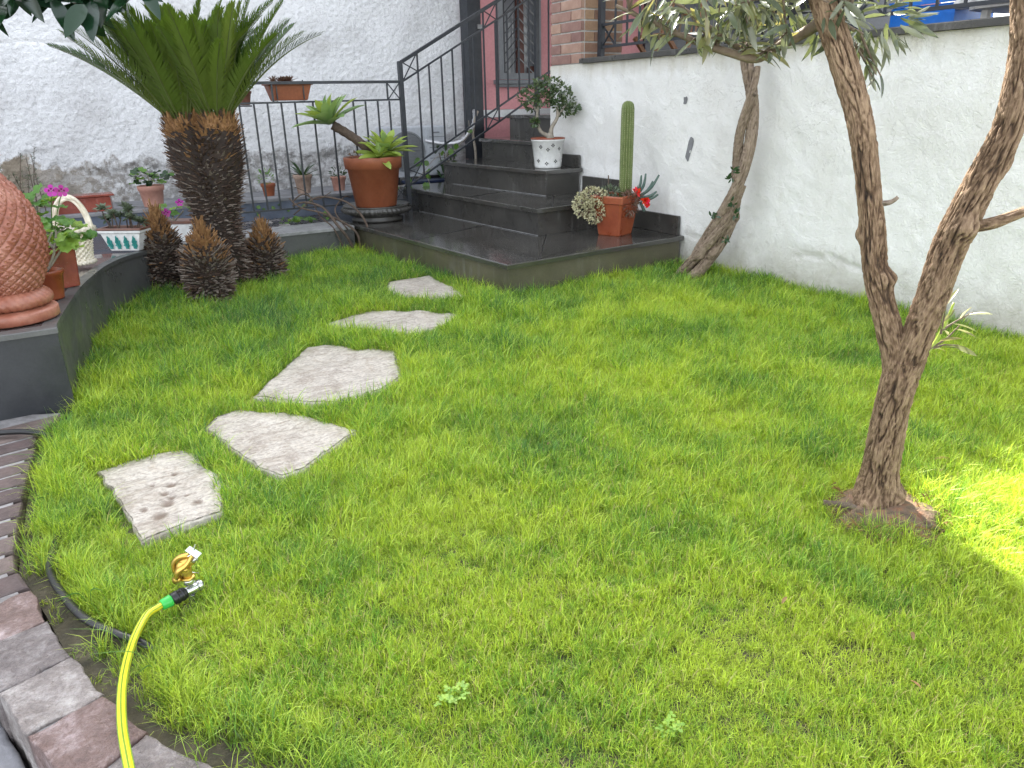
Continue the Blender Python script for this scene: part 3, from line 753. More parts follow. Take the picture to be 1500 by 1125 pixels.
# ------------------------------------------------------------------ iron fence and stair railing
FY = 6.17
fe = thing('iron_fence', 'dark iron garden fence with thin bars behind the palm and big pot', 'fence', (2, FY, .22))
def fb(name, a, b, wd): return obj(name, bar(a, b, wd), M['iron'], fe)
fb('rail', (1.20, FY, 1.279), (2.68, FY, 1.282), .022); fb('rail', (1.20, FY, 1.136), (2.68, FY, 1.144), .014); fb('rail', (1.20, FY, .335), (2.68, FY, .325), .014)
fb('post', (1.20, FY, .21), (1.20, FY, 1.29), .03)
bx_ = [1.26,1.36,1.469,1.572,1.678,1.785,1.927,2.077,2.26,2.366,2.473,2.576]
for x in bx_: fb('bar', (x, FY, .33), (x, FY, 1.135), .0125)
for x in (1.62,): fb('bar', (x, FY, 1.142), (x, FY, 1.268), .0125)
fb('bar', (2.565, FY, 1.15), (2.565, FY, 1.272), .0125)
fb('brace', (2.572, FY-.004, 1.152), (2.672, FY-.004, 1.27), .008); fb('brace', (2.572, FY+.004, 1.27), (2.672, FY+.004, 1.152), .008)
fb('brace', (2.572, FY-.004, .335), (2.672, FY-.004, .45), .008); fb('brace', (2.572, FY+.004, .45), (2.672, FY+.004, .335), .008)
for x in (1.40,): fb('foot', (x, FY, .215), (x, FY, .33), .016)

sr = thing('stair_railing', 'dark iron railing rising along the left side of the stairs', 'railing', (2.69, FY, .22))
SA = V(2.69, 6.17, 0); SB = V(4.15, 6.42, 0); SD = (SB-SA).normalized()
def sp(s, z, off=0): return SA + SD*s + V(0, off, z)
def sb(name, a, b, wd): return obj(name, bar(a, b, wd), M['iron'], sr)
obj('newel_post', box(2.675, FY-.018, .219, 2.711, FY+.018, 1.44, .003), M['iron'], sr)
top = lambda s: 1.425 + .487*s; sec = lambda s: 1.275 + .49*s; b1 = lambda s: .565 + .47*s; b2 = lambda s: .43 + .475*s
sb('handrail', sp(.02, top(.02)), sp(2.3, top(2.3)), .026)
for fn in (sec, b1, b2): sb('rail', sp(.02, fn(.02)), sp(2.3, fn(2.3)), .014)
bs = [.296,.429,.55,.673,.79,1.045,1.185,1.327,1.454,1.58,1.84,1.97,2.1,2.22]
for s in bs: sb('bar', sp(s, b1(s)), sp(s, sec(s)), .0125)
for s in (.181, .908, 1.71): sb('bar', sp(s, b2(s)), sp(s, top(s)), .0125)
for s0, s1 in ((.02,.181), (.908,1.067), (1.71,1.84)):
    for lo, hi in ((sec, top), (b2, b1)):
        sb('brace', sp(s0, lo(s0), -.004), sp(s1, hi(s1), -.004), .008); sb('brace', sp(s0, hi(s0), .004), sp(s1, lo(s1), .004), .008)
sb('bar', sp(1.067, b2(1.067)), sp(1.067, top(1.067)), .0125)
for s in (.0,): pass
obj('post', box(4.2, 6.41, .99, 4.236, 6.446, 2.2, .003), M['iron'], sr)

# ------------------------------------------------------------------ outdoor unit, duct
ac = thing('air_conditioner', 'white outdoor air conditioner unit behind the railing by the rough wall', 'air conditioner', (3.15, 7.0, .366))
obj('casing', box(2.86, 6.95, .44, 3.47, 7.24, .905, .012), M['unit'], ac)
obj('side_panel', box(3.262, 6.938, .45, 3.464, 6.951, .895, .003), M['unit'], ac)
fan = obj('fan_opening', lathe([(.19,0),(.19,.012),(.175,.012),(.172,.004)], (0,0,0), 40), M['grey_plastic'])
fan.data.transform(Matrix.Translation((0,0,0))); fan.parent = ac
fan.matrix_basis = MW[ac.name].inverted() @ (Matrix.Translation((3.05, 6.951, .675)) @ Matrix.Rotation(math.pi/2, 4, 'X')); MW[fan.name] = MW[ac.name] @ fan.matrix_basis
for k in range(12):
    zz = .675 - .165 + k*.03; hw = math.sqrt(max(0, .17**2 - (zz-.675)**2))
    if hw > .02: obj('grille_bar', bar((3.05-hw, 6.936, zz), (3.05+hw, 6.936, zz), .006), M['grey_plastic'], fan)
for k in range(3): obj('panel_groove', box(3.285, 6.9355, .60+k*.1, 3.45, 6.9375, .606+k*.1), M['grey_plastic'], ac)
obj('badge', box(3.32, 6.9355, .835, 3.40, 6.9375, .85), M['grey_plastic'], ac)
for x in (2.9, 3.38): obj('foot', box(x, 6.96, .367, x+.06, 7.22, .439), M['black'], ac)
tub = thing('storage_tub', 'dark navy plastic tub below the air conditioner', 'tub', (3.2, 6.8, .366))
obj('tub_body', prism([(2.98,6.72),(3.42,6.72),(3.44,6.9),(2.96,6.9)], .10, .395, .01), M['navy'], tub)
obj('tub_rim', box(2.95, 6.70, .396, 3.45, 6.91, .415, .004), M['navy'], tub)
du = thing('duct_pipe', 'silver foil wrapped pipe bending up the corner above the stairs', 'pipe', (3.5, 6.9, .5))
pth = smoothpath([(3.25,6.97,.77),(3.42,6.85,.735),(3.56,6.78,.76),(3.68,6.8,.86),(3.78,6.9,.96),(3.86,7.05,1.03)], 5)
obj('pipe', tube(pth, [.019 + .003*math.sin(i*2.4) for i in range(len(pth))], 12), M['foil'], du, True)
obj('pipe', tube(smoothpath([(3.86,6.98,1.02),(3.76,6.86,.95),(3.70,6.80,.82),(3.71,6.78,.66),(3.72,6.8,.45)], 5), .014, 8), M['palegreystem'], du, True)

# ------------------------------------------------------------------ pots
def pot(c, r0, r1, h, mat, parent, rim=.2, rimw=.06, name='pot', soilm=None, n=40, wall=.07):
    """round flower pot with a collar"""
    hr = h*(1-rim); e = r1*rimw
    prof = [(r0*.96,0),(r0,.006),(r0+(r1-r0)*(1-rim)-e*.1, hr),(r1+e*.35, hr+.003),(r1+e, h-.006),(r1+e*.8, h),(r1*(1-wall), h),(r1*(1-wall)-.002, h-.03)]
    o = obj(name, lathe(prof, c, n), mat, parent, True)
    s = obj('soil', lathe([(r1*.55,h-.045),(r1*(1-wall)*.99,h-.034),(r1*.3,h-.022)], c, 20), soilm or M['earth'], parent)
    return o
def sqpot(c, w0, w1, h, mat, parent, rot=0, rim=.2, name='pot', dy=1.0):
    """square tapering pot with a thick lip"""
    def ring(w, z, b=.12):
        a = w/2; q = a*(1-b); return [(x, y*dy, z) for x, y in ((-q,-a),(q,-a),(a,-q),(a,q),(q,a),(-q,a),(-a,q),(-a,-q))]
    hr = h*(1-rim)
    R = [ring(w0*.97,0),ring(w0,.006),ring(w0+(w1-w0)*(1-rim)*.9,hr),ring(w1*1.0,hr+.006),ring(w1*1.02,h-.008),ring(w1*.99,h),ring(w1*.86,h),ring(w1*.85,h-.03)]
    v = [p for r in R for p in r]; f = [tuple(range(8))[::-1]]
    for k in range(len(R)-1):
        for i in range(8): f.append((k*8+i, k*8+(i+1)%8, (k+1)*8+(i+1)%8, (k+1)*8+i))
    k = len(R)-1; f.append(tuple(range(k*8, k*8+8)))
    T = Matrix.Translation(c) @ Matrix.Rotation(rot, 4, 'Z')
    o = obj(name, xf((v, f), T), mat, parent)
    obj('soil', xf(([(-w1*.42,-w1*.42*dy,h-.026),(w1*.42,-w1*.42*dy,h-.026),(w1*.42,w1*.42*dy,h-.026),(-w1*.42,w1*.42*dy,h-.026)], [(0,1,2,3)]), T), M['earth'], parent)
    return o
LM = {}
def leafset(key, mat, **k):
    if key not in LM: LM[key] = mesh(key, *leaf(**k), mats=[mat], smooth=True)
    return LM[key]
def putleaf(parent, me, p, y, zh, s, name='leaf', sw=1): return place(name, me, leafM(p, y, zh, s, sw), parent)
def bushstuff(name, parent, centres, count, me_fn, mat, smin, smax, kind='stuff', upb=.3, flat=None):
    """many small leaves joined into one foliage part"""
    V_, F_ = [], []
    lv, lf = me_fn
    for _ in range(count):
        c, r = random.choice(centres); d = rdir(); p = Vector(c) + Vector((d.x*r[0], d.y*r[1], d.z*r[2])) * rnd(.45, 1) ** .5
        y = (d + V(0,0,upb) + rdir()*.5).normalized(); s = rnd(smin, smax)
        Mx = leafM(p, y, rdir() + V(0,0,.8), s); n0 = len(V_)
        V_ += [Mx @ Vector(q) for q in lv]; F_ += [tuple(i+n0 for i in q) for q in lf]
    return obj(name, (V_, F_), mat, parent, True, kind)

# pineapple urn
ur = thing('pineapple_urn', 'large terracotta pineapple urn with embossed diamonds on the planter corner', 'urn', (-.215, 3.42, .352))
UC = (-.215, 3.415, .352)
prof = []
zz0, zz1 = .115, .60
m_ = 190
for i in range(m_+1):
    t = i/m_; z = zz0 + (zz1-zz0)*t
    r = .172*math.sin(math.pi*(.20 + .80*t*.985))**.72
    prof.append((max(r, .012), z))
def upat(r, a, i, z):
    t = i/m_
    u = a*11/math.pi; vv = 5.6*math.log(1+t*2.2)*1.5
    p, q = u+vv, u-vv
    dp = abs(p - round(p)); dq = abs(q - round(q))
    g = min(dp, dq)
    d = -.0065*math.exp(-(g/.055)**2)
    cc = math.hypot(p-math.floor(p)-.5, q-math.floor(q)-.5)
    d += .0055*math.exp(-((cc-.22)/.05)**2) - .001*math.exp(-(cc/.12)**2)
    return r + d*min(1, r/.1)
obj('body', lathe(prof, UC, 300, 1, upat), M['terra_urn'], ur, True)
def rope(r, a, i, z): return r + .008*abs(math.sin(a*17 + z*75)) - .004
obj('rope_ring', lathe([(.118,.050),(.137,.054),(.146,.064),(.149,.074),(.148,.084),(.142,.095),(.130,.106),(.110,.117)], UC, 200, 1, rope), M['terra_urn'], ur, True)
obj('plinth', lathe([(.156,0),(.160,.004),(.160,.034),(.157,.039),(.144,.044),(.134,.049),(.1,.05)], UC, 64), M['terra_urn'], ur, True)
for k in range(14):
    a = k*2.4; e = .5+.06*k; d = V(math.cos(a)*math.cos(e), math.sin(a)*math.cos(e), math.sin(e))
    putleaf(ur, leafset('urnleaf', M['terra_urn'], L=1, W=.35, fold=.3, bend=.3, shape='agave'), Vector(UC)+V(0,0,.585), d, V(0,0,1), .1, 'crown_leaf')

# pelargoniums
def roundleaf(n=11):
    v = [(0,0,0)]; 
    for k in range(n*2):
        a = -math.pi*.5 + .35 + (2*math.pi-.7)*k/(n*2-1); r = .5*(1 + .10*math.sin(k*math.pi*.9)) ; v.append((r*math.cos(a), .38+r*math.sin(a), .07*math.cos(k*1.3)+.12*r))
    v[0] = (0, .0, 0); v.append((0,.38,.0)); c = len(v)-1
    return v, [(c, i, i+1) for i in range(1, n*2)] + [(c, 0, 1), (c, n*2, 0)]
gl = {k: mesh('round_leaf', *roundleaf(), mats=[M[k]], smooth=True) for k in ('gera', 'geralight', 'darkleaf', 'ivy')}
def petal_flower():
    v = []; f = []; mi = []
    for k in range(5):
        a = math.pi/2 + k*2*math.pi/5; ln = 1.0 if k in (0,1,4) else .85; wd = .42
        ax = V(math.cos(a), math.sin(a), 0); ay = V(-ax.y, ax.x, 0); n0 = len(v)
        pts = [ax*.06, ax*.35+ay*wd*.6, ax*.8*ln+ay*wd, ax*1.05*ln+ay*wd*.5, ax*1.1*ln, ax*1.05*ln-ay*wd*.5, ax*.8*ln-ay*wd, ax*.35-ay*wd*.6]
        for i, p in enumerate(pts): v.append((p.x, p.y, .12*p.length**2 + .02*k))
        f.append(tuple(range(n0, n0+8))); mi.append(0)
        if k in (0,1,4):
            n1 = len(v)
            for p in (ax*.15, ax*.4+ay*.2, ax*.66, ax*.4-ay*.2): v.append((p.x, p.y, .12*p.length**2+.02*k+.012))
            f.append((n1,n1+1,n1+2,n1+3)); mi.append(1)
    return v, f, mi
fv, ff, fm = petal_flower(); FLOWER = mesh('flower', fv, ff, [M['magenta'], M['magenta_dark']], fm)
VIEW = lambda p: (V(0,0,1.1) - Vector(p)).normalized()
def pelargonium(t, base, spots, nl, smin, smax, mats, flowers=(), spread=(.06,.06,.05), stem=M['palegreystem']):
    base = Vector(base)
    for sp_ in spots:
        sp_ = Vector(sp_); mid = base.lerp(sp_, .5) + V(rnd(-.02,.02), rnd(-.02,.02), .02)
        obj('stem', tube(smoothpath([base, mid, sp_], 4), lerp([.006,.004], 9), 6), stem, t, True)
        for k in range(nl):
            d = rdir(); p = sp_ + V(d.x*spread[0], d.y*spread[1], d.z*spread[2])
            z = (V(0,0,1) + VIEW(p)*.45 + rdir()*.5); y = V(d.x, d.y, -.1 + rnd(-.2,.4))
            putleaf(t, gl[random.choice(mats)], p, y, z, rnd(smin, smax))
    for p, s in flowers:
        p = Vector(p); obj('flower_stalk', tube([base + V(0,0,.03), base.lerp(p, .6)+V(0,0,.02), p], .0022, 5), M['ivy'], t)
        q = place('flower', FLOWER, leafM(p, V(0,0,1), VIEW(p) + rdir()*.25, s), t)
t = thing('potted_pelargonium', 'leafy pelargonium with two magenta flowers in round terracotta pot beside the urn', 'potted plant', (-.06, 3.77, .34))
pot((-.075, 3.755, .342), .045, .062, .125, M['terra_red'], t, .18)
pelargonium(t, (-.075,3.755,.46), [(-.03,3.78,.56),(-.08,3.75,.60),(-.13,3.78,.66),(-.02,3.80,.62),(.0,3.8,.54)], 8, .045, .075, ['geralight','geralight','gera'], spread=(.055,.05,.045))
t = thing('potted_pelargonium', 'taller pelargonium in red-brown square marble pot before the ceramic basket', 'potted plant', (-.01, 4.05, .34))
sqpot((-.03, 4.03, .338), .115, .135, .185, M['redbrown'], t, .35, .12)
pelargonium(t, (-.03,4.04,.51), [(.03,4.05,.60),(.06,4.06,.57),(-.08,4.08,.74),(-.13,4.05,.72),(-.05,4.07,.70),(-.18,4.05,.72),(-.02,4.05,.62)], 8, .04, .075, ['gera','gera','geralight'],
    [((.012,4.0,.772),.027),((.052,4.0,.768),.027)], spread=(.06,.05,.04))

# ceramic basket
t = thing('ceramic_basket', 'cream ceramic basket with woven relief and arched handle on the planter', 'basket', (.09, 4.66, .32))
BC = (.075, 4.66, .325)
def weave(r, a, i, z):
    row = int(z/.0135); k = math.cos(a*15 + (row % 2)*math.pi); vz = math.sin(math.pi*((z/.0135) % 1))
    return r + .006*k*vz
prof = [(.060 + .030*(z/.19)**1.3, z) for z in np.linspace(.022, .175, 68)]
obj('basket_body', lathe(prof, BC, 150, 1.0, weave), M['cream'], t, True)
def braid(r, a, i, z): return r + .006*math.sin(a*22 + z*220)
obj('rim_braid', lathe([(.080,.170),(.100,.174),(.107,.186),(.104,.198),(.092,.204),(.078,.200)], BC, 150, 1, braid), M['cream'], t, True)
obj('foot_braid', lathe([(.05,0),(.068,.002),(.076,.010),(.074,.020),(.060,.027)], BC, 150, 1, braid), M['cream'], t, True)
HX = CAM_R.copy(); HX.z = 0; HX.normalize()
for k in range(3):
    pts = [Vector(BC) + HX*(math.cos(a)*(.092 + .009*(k-1))) + V(0,0,.19 + math.sin(a)*(.165 + .009*(k-1))) + V(0, .006*math.sin(a*6+k*2), 0) for a in np.linspace(0, math.pi, 30)]
    obj('handle_strand', tube(pts, .0085, 8), M['cream'], t, True)
obj('soil', lathe([(.05,.15),(.08,.165),(.02,.17)], BC, 20), M['earth'], t)

# trough with leaf relief
t = thing('ceramic_trough', 'white ceramic trough with teal leaf relief and brown rim holding succulents', 'trough', (.35, 5.12, .28))
TX = V(.80, -.60, 0).normalized(); TY = V(.60, .80, 0)
TM = Matrix((TX, TY, V(0,0,1))).transposed().to_4x4(); TM.translation = V(.355, 5.165, .298)
def tring(w, d, z): return [(-w,-d,z),(w,-d,z),(w,d,z),(-w,d,z)]
R = [tring(.088,.038,0),tring(.092,.042,.006),tring(.125,.06,.105),tring(.135,.068,.112),tring(.138,.07,.126)]
v = [p for r in R for p in r]; f = [(3,2,1,0)]
for k in range(4):
    for i in range(4): f.append((k*4+i, k*4+(i+1)%4, (k+1)*4+(i+1)%4, (k+1)*4+i))
obj('trough_body', xf((v, f), TM), M['whiteglaze'], t)
rr = [tring(.138,.07,.1265),tring(.141,.073,.132),tring(.139,.071,.140),tring(.122,.055,.140),tring(.12,.052,.118)]
v = [p for r in rr for p in r]; f = []
for k in range(4):
    for i in range(4): f.append((k*4+i, k*4+(i+1)%4, (k+1)*4+(i+1)%4, (k+1)*4+i))
f.append((16,17,18,19)); obj('rim', xf((v, f), TM), M['brownglaze'], t)
def acanthus():
    v = [(0,0,.004)]; n = 20
    for k in range(n+1):
        u = k/n; a = u*2; side = -1 if u < .5 else 1; h = 1-abs(u-.5)*2
        w_ = .5*math.sin(math.pi*min(1, h*.8+.2))*(1 + .28*math.cos(h*math.pi*7)); v.append((side*w_*.62, h, .10 if k % 2 else .02))
    return v, [(0, k, k+1) for k in range(1, n+1)]
AC = mesh('relief_leaf', *acanthus(), mats=[M['teal']])
for k, x in enumerate((-.082, -.028, .028, .082)):
    base = TM @ V(x*.92, -.0435, .012); tipd = (TM.to_3x3() @ V((x*.12), -.018, .099)).normalized()
    place('relief_leaf', AC, leafM(base, tipd, TM.to_3x3() @ V(0,-1,.18), .088, .62), t)
ROS = {}
def rosette(key, mat, n, L, W, e0=.15, e1=1.45, twist=2.4, fold=.3, bend=.2, shape='agave'):
    if key not in ROS:
        gs = []
        g = leaf(L=1, W=W, fold=fold, bend=bend, n=4, shape=shape)
        for k in range(n):
            u = k/(n-1); el = e0 + (e1-e0)*u; a = k*twist
            d = V(math.cos(a)*math.cos(el), math.sin(a)*math.cos(el), math.sin(el)); gs.append(xf(g, leafM(V(0,0,0), d, V(0,0,1) if el < 1.2 else V(math.cos(a),math.sin(a),0)*-1, L*(1-.4*u))))
        ROS[key] = mesh(key, *join(*gs)[:2], mats=[mat], smooth=True)
    return ROS[key]
for k in range(11):
    px = -.10 + .02*k; p = TM @ V(px, rnd(-.035,.035), .118); tp = p + V(rnd(-.03,.03), rnd(-.03,.03), rnd(.05,.14))
    obj('stem', tube([p, tp], .004, 5), M['drystem'], t)
    for j in range(2): place('rosette', rosette('grey_rosette', M['succ'], 16, 1, .32), Matrix.Translation(tp + rdir()*.012) @ Euler((rnd(-.5,.5), rnd(-.5,.5), rnd(0,6))).to_matrix().to_4x4() @ Matrix.Scale(rnd(.045,.062), 4), t)

# pelargonium trough tucked behind the cycad pups
t = thing('pelargonium_trough', 'brown rimmed trough with trailing magenta pelargonium behind the left pup', 'trough', (.72, 5.75, .22))
g = prism([(.55,5.88),(.95,5.66),(1.01,5.78),(.61,6.0)], .224, .345, .008); obj('trough_body', g, M['whiteglaze'], t)
obj('rim', prism([(.54,5.88),(.95,5.65),(1.02,5.78),(.61,6.01)], .346, .366, .005), M['brownglaze'], t)
pelargonium(t, (.72,5.82,.36), [(.70,5.75,.46),(.78,5.72,.44),(.64,5.85,.42)], 6, .035, .05, ['gera','geralight'], [((.66,5.66,.44),.03),((.76,5.68,.50),.026)], spread=(.05,.05,.03))
# pots on the ledge
t = thing('potted_plant', 'pale terracotta pot with broad green leaves on the ledge left of the palm', 'potted plant', (.70, 6.72, .378))
pot((.705, 6.71, .379), .072, .096, .165, M['terra_pink'], t, .25, .05)
pelargonium(t, (.705,6.71,.53), [(.66,6.68,.60),(.74,6.67,.60),(.70,6.7,.65),(.78,6.7,.62)], 7, .055, .085, ['darkleaf','gera'], spread=(.06,.05,.035))
t = thing('potted_plant', 'small orange terracotta pot with thin green plant behind the fence', 'potted plant', (1.66, 6.83, .366))
pot((1.66, 6.85, .367), .043, .060, .115, M['terra'], t, .25)
bushstuff('foliage', t, [((1.64,6.85,.53),(.07,.06,.06))], 70, leaf(L=1, W=.3, n=3), M['gera'], .02, .045)
t = thing('potted_agave', 'aged clay pot with dark spiky leaves behind the fence', 'potted plant', (1.97, 6.82, .366))
pot((1.975, 6.86, .367), .055, .080, .17, M['terra_old'], t, .2)
for k in range(15):
    a = k*2.4; e = .35 + 1.0*(k/15); d = V(math.cos(a)*math.cos(e), math.sin(a)*math.cos(e), math.sin(e))
    putleaf(t, leafset('spiky', M['darkleaf'], L=1, W=.13, fold=.5, bend=.25, shape='agave'), (1.975,6.86,.50), d, V(0,0,1), rnd(.16,.22))
t = thing('potted_plant', 'small clay pot half hidden behind the big terracotta pot', 'potted plant', (2.30, 6.85, .366))
pot((2.31, 6.88, .367), .05, .068, .13, M['terra_pink'], t, .2)
bushstuff('foliage', t, [((2.30,6.86,.53),(.07,.06,.05))], 60, leaf(L=1, W=.4, n=3), M['darkleaf'], .02, .04)
# dark red box and bush by the left end of the rough wall
t = thing('flower_box', 'dark red plastic flower box at the foot of the wall behind the basket', 'flower box', (.2, 6.75, .378))
obj('box_body', prism([(.02,6.66),(.40,6.66),(.42,6.82),(.0,6.82)], .379, .49, .01), M['redbrown'], t)
obj('rim', box(-.01, 6.65, .4905, .43, 6.83, .505, .004), M['redbrown'], t)
t = thing('rosemary_bush', 'dark feathery bush growing against the left end of the rough wall', 'bush', (-.25, 6.95, .366))
for k in range(26):
    a = rnd(0, 6.28); p0 = V(-.28+rnd(-.25,.25), 7.0+rnd(-.12,.12), .367); tp = p0 + V(math.cos(a)*.09, math.sin(a)*.06-.02, rnd(.25,.50))
    obj('stem', tube([p0, p0.lerp(tp,.5)+V(rnd(-.02,.02),0,0), tp], [.004,.003,.002], 5), M['drystem'], t)
    V_, F_ = [], []; lv, lf = leaf(L=1, W=.12, n=2)
    for j in range(60):
        u = rnd(.1,1); p = p0.lerp(tp, u); Mx = leafM(p, rdir()+V(0,0,.7), rdir(), rnd(.02,.04)); n0 = len(V_)
        V_ += [Mx @ Vector(q) for q in lv]; F_ += [tuple(i+n0 for i in q) for q in lf]
    obj('foliage', (V_, F_), M['darkleaf'], t, False, 'stuff')

# window box hung on the fence
t = thing('window_box', 'terracotta window box with small red succulents hung on the fence rail', 'flower box', (1.77, 6.17, 1.14))
v = []; f = []
R = [(.130,.045,1.152),(.135,.05,1.158),(.165,.068,1.262),(.182,.075,1.266),(.182,.075,1.292),(.165,.062,1.292),(.163,.06,1.272)]
ring = lambda w, d, z: [(1.768-w,6.255-d,z),(1.768+w,6.255-d,z),(1.768+w,6.255+d,z),(1.768-w,6.255+d,z)]
v = [p for r in R for p in ring(*r)]; f = [(3,2,1,0)]
for k in range(len(R)-1):
    for i in range(4): f.append((k*4+i, k*4+(i+1)%4, (k+1)*4+(i+1)%4, (k+1)*4+i))
f.append(tuple(range(len(v)-4, len(v)))); obj('box_body', (v, f), M['terra'], t)
for x in (1.66, 1.87): obj('bracket', join(bar((x,6.19,1.30),(x,6.19,1.16),.008), bar((x,6.19,1.145),(x,6.33,1.145),.008)), M['iron'], t)
for k in range(9): place('rosette', rosette('red_rosette', M['succbrown'], 14, 1, .22, .4, 1.5), Matrix.Translation((1.72+rnd(-.06,.09),6.25+rnd(-.02,.02),1.285)) @ Matrix.Rotation(rnd(0,6),4,'Z') @ Matrix.Scale(rnd(.06,.085),4), t)
t = thing('potted_plant', 'small dark pot on the lower fence rail beside the palm fronds', 'potted plant', (1.43, 6.26, 1.12))
pot((1.42, 6.25, 1.125), .042, .06, .10, M['brownglaze'], t, .2)
bushstuff('foliage', t, [((1.42,6.25,1.28),(.06,.05,.06))], 60, leaf(L=1, W=.35, n=3), M['darkleaf'], .02, .05)
obj('bracket', bar((1.36,6.19,1.118),(1.48,6.29,1.118),.01), M['iron'], t)

# big pot on its stone bowl
t = thing('stone_bowl', 'dark fluted stone bowl with rope edge on the landing', 'bowl', (2.275, 5.88, .22))
BO = (2.275, 5.88, .2205)
def flute(r, a, i, z): return r + (.009*math.sin(a*44 + (z-.08)*30) if .055 < z < .11 else 0)
obj('bowl_body', lathe([(.19,0),(.205,.004),(.21,.02),(.185,.034),(.19,.04),(.235,.056),(.268,.07),(.284,.088),(.282,.103),(.262,.112),(.268,.118),(.272,.124),(.262,.128),(.24,.120),(.2,.112)], BO, 176, 1, flute), M['slate'], t, True)
t = thing('terracotta_pot', 'big glossy terracotta pot on the stone bowl, planted with two agave rosettes', 'potted plant', (2.275, 5.88, .34))
pot((2.275, 5.88, .334), .165, .222, .385, M['terra'], t, .235, .045, n=64)
def agave(t, c, L, n, axis, mat, e0=.0, e1=1.4, w=.3, tw=2.4):
    R_ = V(0,0,1).rotation_difference(Vector(axis).normalized()).to_matrix()
    for k in range(n):
        u = k/(n-1); e = e0 + (e1-e0)*u + rnd(-.08,.08); a = k*tw
        d = V(math.cos(a)*math.cos(e), math.sin(a)*math.cos(e), math.sin(e)); zz = V(-math.cos(a)*math.sin(e), -math.sin(a)*math.sin(e), math.cos(e))
        m_ = random.choice(mat); putleaf(t, leafset('agave_'+m_, M[m_], L=1, W=w, fold=.35, bend=.22, n=6, shape='agave'), Vector(c) + R_ @ (d*.012), R_ @ d, R_ @ zz, L*(1-.35*u)*rnd(.9,1.08))
obj('trunk', tube(smoothpath([(2.33,5.87,.66),(2.22,5.89,.80),(2.10,5.93,.90),(2.0,5.96,.965)], 5), [.034+.004*(i%2) for i in range(16)], 10), M['drystem'], t, True)
agave(t, (1.985,5.965,.965), .31, 22, (-.35,.0,1), ['agave','agave','agave_y'], .30, 1.45, .34)
agave(t, (2.37,5.84,.735), .27, 22, (.1,-.15,1), ['agave_y','agave','agave_y'], .25, 1.4, .36)
agave(t, (2.28,5.76,.715), .19, 14, (-.1,-.5,1), ['agave_y'], .05, 1.3, .34)
bushstuff('small_plants', t, [((2.12,5.84,.735),(.05,.06,.02)),((2.40,5.80,.73),(.05,.05,.02))], 80, leaf(L=1, W=.5, n=3), M['succbrown'], .012, .026)

# white glazed pot with jade bonsai
t = thing('jade_bonsai', 'jade tree bonsai in a white glazed pot with small dark diamonds on the steps', 'potted plant', (3.46, 5.12, .605))
WP = (3.455, 5.115, .606)
obj('pot', lathe([(.096,0),(.104,.004),(.107,.02),(.128,.205),(.134,.207),(.135,.218),(.121,.218),(.12,.19)], WP, 56), M['whiteglaze'], t, True)
obj('rim', lathe([(.1345,.2185),(.137,.2195),(.1365,.227),(.130,.230),(.121,.226),(.121,.2185)], WP, 56), M['terra_red'], t, True)
obj('soil', lathe([(.06,.19),(.119,.20),(.03,.21)], WP, 24), M['earth'], t)
vd = V(-WP[0], -WP[1], 0).normalized(); vr = V(-vd.y, vd.x, 0)
for (du, dz) in ((-.075,.06),(.0,.145),(-.055,.165),(.06,.055),(.088,.15),(-.01,.04),(.04,.175)):
    rr_ = .107 + .021*dz/.19; q = math.sqrt(max(.001, rr_**2 - du**2)); p0 = Vector(WP) + vd*(q+.0012) + vr*du + V(0,0,dz); nd = (vd*q + vr*du).normalized(); sx = V(-nd.y, nd.x, 0)
    for ox, oz in ((0,.009),(0,-.009),(.009,0),(-.009,0)):
        p = p0 + sx*ox + V(0,0,oz); obj('diamond', ([p+V(0,0,.0065), p+sx*.0065, p-V(0,0,.0065), p-sx*.0065], [(0,1,2,3)]), M['black'], t)
def limb(t, pts, rads, mat, name='branch', k=5, n=8): 
    pth = smoothpath(pts, k); return obj(name, tube(pth, lerp(rads, len(pth)), n), mat, t, True)
W0 = Vector(WP) + V(.0,0,.20)
def wp(du, dz, dd=0): return Vector(WP) + vr*du + V(0,0,dz) + vd*dd
tr_ = wp(.015,.20)
limb(t, [wp(.02,.19), wp(.015,.235), wp(-.005,.25)], [.04,.034,.02], M['palegreystem'], 'trunk', 5, 10)
limb(t, [wp(.01,.24), wp(-.055,.275), wp(-.085,.36), wp(-.075,.46)], [.020,.014,.012,.009], M['palegreystem'])
limb(t, [wp(.025,.235), wp(.03,.30), wp(.075,.38), wp(.07,.46)], [.022,.016,.013,.010], M['palegreystem'])
limb(t, [wp(.065,.37), wp(.12,.44), wp(.15,.48)], [.010,.008,.005], M['palegreystem'])
limb(t, [wp(-.08,.42), wp(-.13,.49), wp(-.17,.52)], [.009,.007,.004], M['palegreystem'])
cl = []
for (du, dz, r) in ((-.17,.53,.06),(-.10,.56,.07),(-.04,.62,.07),(.03,.62,.07),(.10,.57,.07),(.15,.50,.06),(.20,.44,.04),(.05,.53,.07),(-.12,.47,.05),(-.02,.52,.06),(.13,.43,.05),(.09,.47,.06),(-.10,.345,.02),(.0,.58,.06)):
    cl.append((wp(du, dz, rnd(-.06,.06)), (r*1.0, r*1.0, r*.75)))
bushstuff('foliage', t, cl, 1250, leaf(L=1, W=.55, fold=.3, n=3, shape='obov'), M['jade'], .022, .036)

